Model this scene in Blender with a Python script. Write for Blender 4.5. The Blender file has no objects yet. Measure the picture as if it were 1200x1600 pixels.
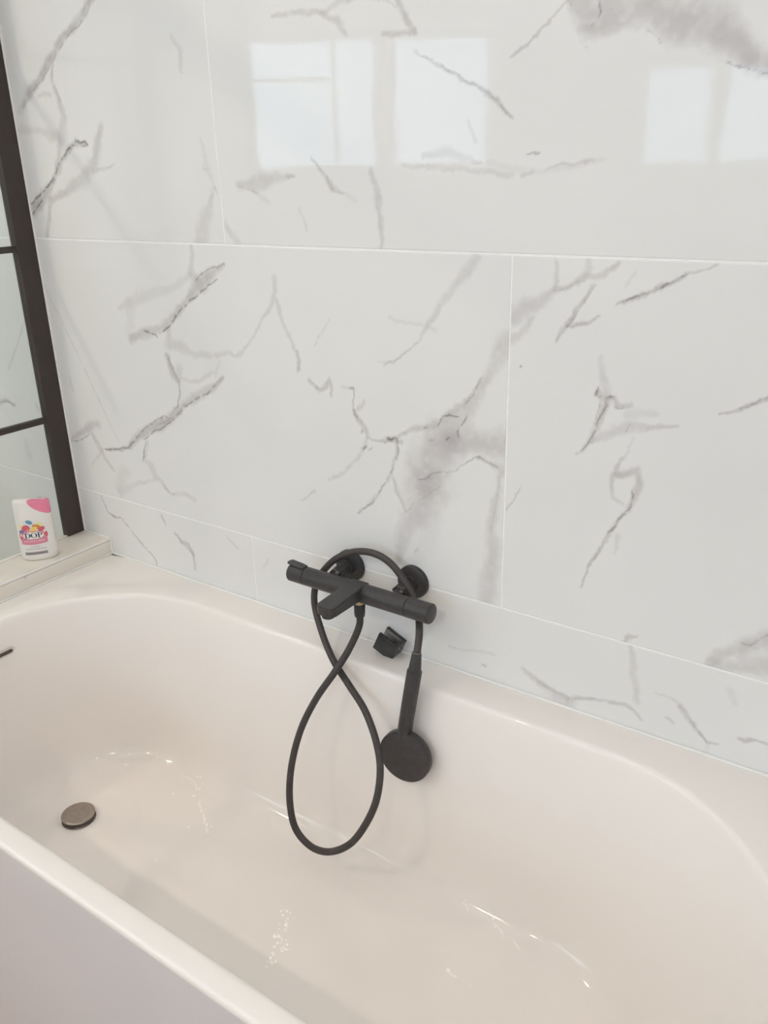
import bpy, bmesh, math, random
import numpy as np
from mathutils import Vector, Matrix

sc = bpy.context.scene
col = sc.collection

# ------------------------------------------------------------------ camera
cam = bpy.data.cameras.new('camera')
camo = bpy.data.objects.new('camera', cam)
col.objects.link(camo)
_r = Vector((0.82137, 0.5699, -0.02392))
_u = Vector((-0.19483, 0.31972, 0.92727))
_f = Vector((-0.53609, 0.75697, -0.37364))
camo.matrix_world = Matrix(((_r.x, _u.x, -_f.x, 0.549), (_r.y, _u.y, -_f.y, -1.1911), (_r.z, _u.z, -_f.z, 1.4571), (0, 0, 0, 1)))
cam.sensor_fit = 'VERTICAL'; cam.sensor_height = 24.0; cam.sensor_width = 18.0
cam.lens = 19.716
cam.clip_start = 0.02
sc.camera = camo

# ------------------------------------------------------------------ daylight and exposure
SKY = 8.8
LAMP = 8.5
UP_FILL = 26.0  # power of the added fill uplighter
UPCOL = (0.97, 0.96, 0.98)
world = bpy.data.worlds.new('overcast_sky'); sc.world = world
world.use_nodes = True
wb = world.node_tree.nodes['Background']
wb.inputs['Color'].default_value = (0.64, 0.82, 1.0, 1)
wb.inputs['Strength'].default_value = SKY
sc.view_settings.view_transform = 'Standard'
sc.view_settings.look = 'None'
sc.view_settings.gamma = 1.0
sc.view_settings.use_curve_mapping = False
sc.view_settings.exposure = -0.45
sc.cycles.use_denoising = True
sc.cycles.max_bounces = 12
sc.cycles.diffuse_bounces = 8
sc.cycles.glossy_bounces = 6
sc.cycles.transmission_bounces = 8
sc.cycles.transparent_max_bounces = 12
sc.cycles.caustics_reflective = True
sc.cycles.caustics_refractive = False
sc.cycles.sample_clamp_indirect = 6.0

WALL_P0 = Vector((-1.7623, -2.0739, 0))          # a point of the slanted front wall
WALL_D = Vector((0.8162, -0.5778, 0))            # along it
WALL_N = Vector((-0.5778, -0.8162, 0))           # outwards
WIN = [(-0.545, 0.52, 1.465, 2.01), (1.16, 1.88, 1.445, 1.875), (2.15, 3.45, 1.0, 2.05)]   # lateral range and heights; the last is unseen, added for fill light
LAMPS = [(-0.92, -2.0), (0.62, -2.0), (-1.9, -0.75)]  # the last one is added to brighten the shower
CEIL = 2.45

def wp(lat, depth, z):
    return WALL_P0 + WALL_D * lat + WALL_N * depth + Vector((0, 0, z))

for i, (a, b, c, d) in enumerate(WIN):            # sky portals in the two window openings and the added one
    l = bpy.data.lights.new('window_portal', 'AREA'); l.shape = 'RECTANGLE'; l.size = b - a; l.size_y = d - c
    l.cycles.is_portal = True
    o = bpy.data.objects.new('window_portal', l); col.objects.link(o)
    zax = WALL_N; xax = WALL_D; yax = zax.cross(xax)
    m = Matrix((xax, yax, zax)).transposed().to_4x4(); m.translation = wp((a + b) / 2, 0.10, (c + d) / 2)
    o.matrix_world = m

# ------------------------------------------------------------------ materials
MATS = {}
def mat(name, color, rough=0.5, metal=0.0, spec=0.5, ior=1.45, noise=None, bump=None, trans=0.0, coat=0.0, emit=None):
    m = bpy.data.materials.new(name); m.use_nodes = True
    nt = m.node_tree; b = nt.nodes['Principled BSDF']
    b.inputs['Base Color'].default_value = (*color, 1)
    b.inputs['Roughness'].default_value = rough
    b.inputs['Metallic'].default_value = metal
    b.inputs['Specular IOR Level'].default_value = spec
    b.inputs['IOR'].default_value = ior
    b.inputs['Transmission Weight'].default_value = trans
    b.inputs['Coat Weight'].default_value = coat
    tc = nt.nodes.new('ShaderNodeTexCoord')
    if noise:
        scale, c2, lo, hi = noise
        n = nt.nodes.new('ShaderNodeTexNoise'); n.inputs['Scale'].default_value = scale; n.inputs['Detail'].default_value = 5
        r = nt.nodes.new('ShaderNodeMapRange'); r.inputs['From Min'].default_value = lo; r.inputs['From Max'].default_value = hi
        mx = nt.nodes.new('ShaderNodeMix'); mx.data_type = 'RGBA'
        mx.inputs['A'].default_value = (*color, 1); mx.inputs['B'].default_value = (*c2, 1)
        nt.links.new(tc.outputs['Object'], n.inputs['Vector']); nt.links.new(n.outputs['Fac'], r.inputs['Value'])
        nt.links.new(r.outputs['Result'], mx.inputs['Factor']); nt.links.new(mx.outputs['Result'], b.inputs['Base Color'])
    if bump:
        scale, st, dist = bump
        n = nt.nodes.new('ShaderNodeTexNoise'); n.inputs['Scale'].default_value = scale; n.inputs['Detail'].default_value = 2
        bp = nt.nodes.new('ShaderNodeBump'); bp.inputs['Strength'].default_value = st; bp.inputs['Distance'].default_value = dist
        nt.links.new(tc.outputs['Object'], n.inputs['Vector']); nt.links.new(n.outputs['Fac'], bp.inputs['Height'])
        nt.links.new(bp.outputs['Normal'], b.inputs['Normal'])
    if emit:
        b.inputs['Emission Color'].default_value = (*emit[0], 1); b.inputs['Emission Strength'].default_value = emit[1]
    MATS[name] = m
    return m

def marble(name, ca=(0.82, 0.815, 0.805, 1), cb=(0.785, 0.782, 0.775, 1)):
    m = mat(name, (0.8, 0.79, 0.775), 0.035, ior=1.34)
    nt = m.node_tree; N = nt.nodes; Lk = nt.links; b = N['Principled BSDF']
    tc = N.new('ShaderNodeTexCoord')
    a1 = N.new('ShaderNodeAttribute'); a1.attribute_name = 'vein_mass'
    a2 = N.new('ShaderNodeAttribute'); a2.attribute_name = 'vein_line'
    n1 = N.new('ShaderNodeTexNoise'); n1.inputs['Scale'].default_value = 14; n1.inputs['Detail'].default_value = 6
    n2 = N.new('ShaderNodeTexNoise'); n2.inputs['Scale'].default_value = 2.2; n2.inputs['Detail'].default_value = 3
    for n in (n1, n2): Lk.new(tc.outputs['Object'], n.inputs['Vector'])
    base = N.new('ShaderNodeMix'); base.data_type = 'RGBA'
    base.inputs['A'].default_value = ca; base.inputs['B'].default_value = cb
    r0 = N.new('ShaderNodeMapRange'); r0.inputs['From Min'].default_value = 0.35; r0.inputs['From Max'].default_value = 0.75
    Lk.new(n2.outputs['Fac'], r0.inputs['Value']); Lk.new(r0.outputs['Result'], base.inputs['Factor'])
    r1 = N.new('ShaderNodeMapRange'); r1.inputs['From Min'].default_value = 0.25; r1.inputs['From Max'].default_value = 0.65
    r1.inputs['To Min'].default_value = 0.55; r1.inputs['To Max'].default_value = 1.1
    Lk.new(n1.outputs['Fac'], r1.inputs['Value'])
    mu = N.new('ShaderNodeMath'); mu.operation = 'MULTIPLY'; mu.use_clamp = True
    Lk.new(a1.outputs['Fac'], mu.inputs[0]); Lk.new(r1.outputs['Result'], mu.inputs[1])
    mx = N.new('ShaderNodeMix'); mx.data_type = 'RGBA'; mx.inputs['B'].default_value = (0.36, 0.32, 0.325, 1)
    Lk.new(mu.outputs[0], mx.inputs['Factor']); Lk.new(base.outputs['Result'], mx.inputs['A'])
    mx2 = N.new('ShaderNodeMix'); mx2.data_type = 'RGBA'; mx2.inputs['B'].default_value = (0.12, 0.095, 0.10, 1)
    Lk.new(a2.outputs['Fac'], mx2.inputs['Factor']); Lk.new(mx.outputs['Result'], mx2.inputs['A'])
    Lk.new(mx2.outputs['Result'], b.inputs['Base Color'])
    nb = N.new('ShaderNodeTexNoise'); nb.inputs['Scale'].default_value = 9; nb.inputs['Detail'].default_value = 2
    bp = N.new('ShaderNodeBump'); bp.inputs['Strength'].default_value = 0.16; bp.inputs['Distance'].default_value = 0.0015
    Lk.new(tc.outputs['Object'], nb.inputs['Vector']); Lk.new(nb.outputs['Fac'], bp.inputs['Height']); Lk.new(bp.outputs['Normal'], b.inputs['Normal'])
    return m

M_TILE = marble('marble_tile')
M_LEDGE = marble('beige_marble_tile', (0.86, 0.81, 0.75, 1), (0.76, 0.70, 0.63, 1))
M_GROUT = mat('white_grout', (0.96, 0.955, 0.945), 0.6, noise=(60, (0.90, 0.895, 0.88), 0.4, 0.7))
M_SEAL = mat('white_sealant', (0.90, 0.89, 0.87), 0.3)
M_PAINT = mat('white_wall_paint', (0.86, 0.85, 0.83), 0.7, noise=(3, (0.84, 0.83, 0.81), 0.4, 0.7))
M_CEIL = mat('ceiling_paint', (0.90, 0.89, 0.87), 0.8, noise=(3, (0.88, 0.87, 0.85), 0.4, 0.7))
M_FLOOR = mat('oak_floor', (0.44, 0.35, 0.26), 0.45, noise=(6, (0.36, 0.28, 0.20), 0.35, 0.65))
M_BATH = mat('bath_acrylic', (0.92, 0.875, 0.84), 0.07, noise=(1.5, (0.91, 0.865, 0.83), 0.35, 0.7))
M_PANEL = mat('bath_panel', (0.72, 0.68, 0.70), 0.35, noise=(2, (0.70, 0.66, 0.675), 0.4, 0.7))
M_BLACK = mat('matt_black_metal', (0.042, 0.039, 0.040), 0.38, spec=0.4, noise=(180, (0.058, 0.053, 0.052), 0.5, 0.75), bump=(400, 0.08, 0.0005))
M_RUBBER = mat('black_hose', (0.050, 0.043, 0.042), 0.5, spec=0.35, noise=(90, (0.062, 0.054, 0.052), 0.4, 0.7))
M_HOLD = mat('black_plastic', (0.035, 0.032, 0.034), 0.25, noise=(80, (0.045, 0.04, 0.04), 0.4, 0.7))
M_SLOT = mat('slot_lit_face', (0.30, 0.28, 0.27), 0.2, noise=(80, (0.2, 0.19, 0.18), 0.4, 0.7))
M_FRAME = mat('screen_frame_black', (0.050, 0.040, 0.037), 0.5, spec=0.3, noise=(60, (0.056, 0.045, 0.041), 0.4, 0.7))
M_CHROME = mat('brushed_steel', (0.42, 0.37, 0.33), 0.28, metal=1.0, noise=(120, (0.36, 0.32, 0.28), 0.4, 0.7))
M_BRASS = mat('brass_nut', (0.62, 0.48, 0.30), 0.35, metal=1.0, noise=(90, (0.5, 0.4, 0.26), 0.4, 0.7))
M_DARKM = mat('dark_steel', (0.10, 0.08, 0.07), 0.35, metal=0.6, noise=(120, (0.14, 0.11, 0.1), 0.4, 0.7))
M_WFRAME = mat('window_frame_white', (0.78, 0.76, 0.73), 0.4, noise=(10, (0.76, 0.74, 0.71), 0.4, 0.7))
M_BOT = mat('white_bottle_plastic', (0.84, 0.82, 0.79), 0.25, noise=(12, (0.83, 0.81, 0.78), 0.4, 0.7))
M_PINK = mat('pink_cap_plastic', (0.80, 0.24, 0.36), 0.2, noise=(12, (0.76, 0.22, 0.34), 0.4, 0.7))
M_BANNER = mat('pink_print', (0.72, 0.26, 0.36), 0.35)
M_NAVY = mat('navy_print', (0.025, 0.03, 0.055), 0.4)
M_GREY = mat('grey_print', (0.26, 0.24, 0.25), 0.4)
M_LWHITE = mat('white_print', (0.86, 0.83, 0.82), 0.35)
M_CORAL = mat('coral_print', (0.62, 0.12, 0.16), 0.35)
M_TEAL = mat('blue_print', (0.13, 0.33, 0.47), 0.35)
M_YEL = mat('yellow_print', (0.86, 0.62, 0.16), 0.35)
M_PYEL = mat('pale_yellow_print', (0.80, 0.75, 0.30), 0.35)
M_VIO = mat('violet_print', (0.20, 0.20, 0.42), 0.35)
M_ORA = mat('orange_print', (0.62, 0.25, 0.08), 0.35)
M_LAMPT = mat('lamp_trim', (0.8, 0.8, 0.8), 0.3, noise=(30, (0.76, 0.76, 0.76), 0.4, 0.7))

def glass(name, tint, grazing=0.95, facing=0.045, rough=0.02):
    m = bpy.data.materials.new(name); m.use_nodes = True; nt = m.node_tree; nt.nodes.clear()
    out = nt.nodes.new('ShaderNodeOutputMaterial'); mix = nt.nodes.new('ShaderNodeMixShader')
    tr = nt.nodes.new('ShaderNodeBsdfTransparent'); tr.inputs['Color'].default_value = (*tint, 1)
    gl = nt.nodes.new('ShaderNodeBsdfGlossy'); gl.inputs['Roughness'].default_value = rough
    lw = nt.nodes.new('ShaderNodeLayerWeight'); lw.inputs['Blend'].default_value = 0.5
    pw = nt.nodes.new('ShaderNodeMath'); pw.operation = 'POWER'; pw.inputs[1].default_value = 5.0
    fr = nt.nodes.new('ShaderNodeMath'); fr.operation = 'MULTIPLY_ADD'; fr.inputs[1].default_value = grazing; fr.inputs[2].default_value = facing
    nt.links.new(lw.outputs['Facing'], pw.inputs[0]); nt.links.new(pw.outputs[0], fr.inputs[0])
    nt.links.new(fr.outputs[0], mix.inputs[0]); nt.links.new(tr.outputs[0], mix.inputs[1]); nt.links.new(gl.outputs[0], mix.inputs[2])
    nt.links.new(mix.outputs[0], out.inputs[0])
    return m
def water(name):
    m = bpy.data.materials.new(name); m.use_nodes = True; nt = m.node_tree; nt.nodes.clear()
    out = nt.nodes.new('ShaderNodeOutputMaterial'); add = nt.nodes.new('ShaderNodeAddShader'); tr = nt.nodes.new('ShaderNodeBsdfTransparent')
    gl = nt.nodes.new('ShaderNodeBsdfGlossy'); gl.inputs['Roughness'].default_value = 0.07; gl.inputs['Color'].default_value = (0.10, 0.10, 0.10, 1)
    nt.links.new(tr.outputs[0], add.inputs[0]); nt.links.new(gl.outputs[0], add.inputs[1]); nt.links.new(add.outputs[0], out.inputs[0])
    return m
M_WATER = water('water')
M_GLASS = glass('window_glass', (0.97, 0.98, 0.98))
M_SGLASS = glass('screen_glass', (0.93, 0.965, 0.965))

# ------------------------------------------------------------------ helpers
def link(name, mesh, material=None, parent=None, smooth=False):
    o = bpy.data.objects.new(name, mesh); col.objects.link(o)
    if material is not None and len(mesh.materials) == 0: mesh.materials.append(material)
    if parent is not None: o.parent = parent
    if smooth: mesh.polygons.foreach_set('use_smooth', [True] * len(mesh.polygons))
    return o
def obj(name, bm, material, parent=None, smooth=False, angle=None):
    bmesh.ops.recalc_face_normals(bm, faces=bm.faces)
    me = bpy.data.meshes.new(name); bm.to_mesh(me); bm.free()
    o = link(name, me, material, parent, smooth or angle is not None)
    if angle is not None: me.set_sharp_from_angle(angle=math.radians(angle))
    return o
def empty(name, loc=(0, 0, 0)):
    o = bpy.data.objects.new(name, None); col.objects.link(o); o.location = loc; o.empty_display_size = 0.05
    return o
def tag(o, label, cat, group=None):
    o['label'] = label; o['category'] = cat
    if group: o['group'] = group
    return o
def struct(o, label=None, cat=None):
    o['kind'] = 'structure'
    if label: o['label'] = label
    if cat: o['category'] = cat
    return o
def box(bm, a, b, bev=0.0, M=None, seg=2):
    t = bmesh.new()
    bmesh.ops.create_cube(t, size=1.0)
    for v in t.verts:
        v.co = Vector([a[i] + (v.co[i] + 0.5) * (b[i] - a[i]) for i in range(3)])
    if bev: bmesh.ops.bevel(t, geom=t.edges[:], offset=bev, segments=seg, affect='EDGES', profile=0.6)
    if M is not None: t.transform(M)
    me = bpy.data.meshes.new('t'); t.to_mesh(me); t.free(); bm.from_mesh(me); bpy.data.meshes.remove(me)
    return bm
def frame_from(axis):
    z = Vector(axis).normalized(); x = z.orthogonal().normalized(); y = z.cross(x)
    return Matrix((x, y, z)).transposed()
def lathe(bm, origin, axis, prof, n=40, cap0=True, cap1=True, R=None):
    R = R or frame_from(axis); o = Vector(origin); rings = []
    for (h, r) in prof:
        rings.append([bm.verts.new(o + R @ Vector((r * math.cos(2 * math.pi * i / n), r * math.sin(2 * math.pi * i / n), h))) for i in range(n)])
    for a, b in zip(rings, rings[1:]):
        for i in range(n): bm.faces.new((a[i], a[(i + 1) % n], b[(i + 1) % n], b[i]))
    if cap0: bm.faces.new(rings[0][::-1])
    if cap1: bm.faces.new(rings[-1])
    return bm
def catmull(P, step=8):
    P = [Vector(p) for p in P]; Q = [P[0] * 2 - P[1]] + P + [P[-1] * 2 - P[-2]]; out = []
    for i in range(1, len(Q) - 2):
        p0, p1, p2, p3 = Q[i - 1:i + 3]
        t0 = 0.0; t1 = t0 + (p1 - p0).length ** 0.5; t2 = t1 + (p2 - p1).length ** 0.5; t3 = t2 + (p3 - p2).length ** 0.5
        for k in range(step):
            t = t1 + (t2 - t1) * k / step
            a1 = p0 * ((t1 - t) / (t1 - t0)) + p1 * ((t - t0) / (t1 - t0)); a2 = p1 * ((t2 - t) / (t2 - t1)) + p2 * ((t - t1) / (t2 - t1)); a3 = p2 * ((t3 - t) / (t3 - t2)) + p3 * ((t - t2) / (t3 - t2))
            b1 = a1 * ((t2 - t) / (t2 - t0)) + a2 * ((t - t0) / (t2 - t0)); b2 = a2 * ((t3 - t) / (t3 - t1)) + a3 * ((t - t1) / (t3 - t1))
            out.append(b1 * ((t2 - t) / (t2 - t1)) + b2 * ((t - t1) / (t2 - t1)))
    out.append(P[-1]); return out
def tube(bm, path, r, n=14):
    prev = None; rings = []
    for i, p in enumerate(path):
        t = (path[min(i + 1, len(path) - 1)] - path[max(i - 1, 0)]).normalized()
        x = (prev - t * prev.dot(t)).normalized() if prev is not None else t.orthogonal().normalized()
        prev = x; y = t.cross(x)
        rings.append([bm.verts.new(p + (x * math.cos(2 * math.pi * k / n) + y * math.sin(2 * math.pi * k / n)) * r) for k in range(n)])
    for a, b in zip(rings, rings[1:]):
        for k in range(n): bm.faces.new((a[k], a[(k + 1) % n], b[(k + 1) % n], b[k]))
    bm.faces.new(rings[0][::-1]); bm.faces.new(rings[-1])
    return bm
def prism(bm, poly, y0, y1, M=None):
    """polygon in (x, z) extruded between y0 and y1"""
    A = [bm.verts.new((p[0], y0, p[1])) for p in poly]; B = [bm.verts.new((p[0], y1, p[1])) for p in poly]
    bm.faces.new(A); bm.faces.new(B[::-1]); n = len(poly)
    for i in range(n): bm.faces.new((A[i], A[(i + 1) % n], B[(i + 1) % n], B[i]))
    if M is not None: bmesh.ops.transform(bm, matrix=M, verts=A + B)
    return bm

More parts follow.
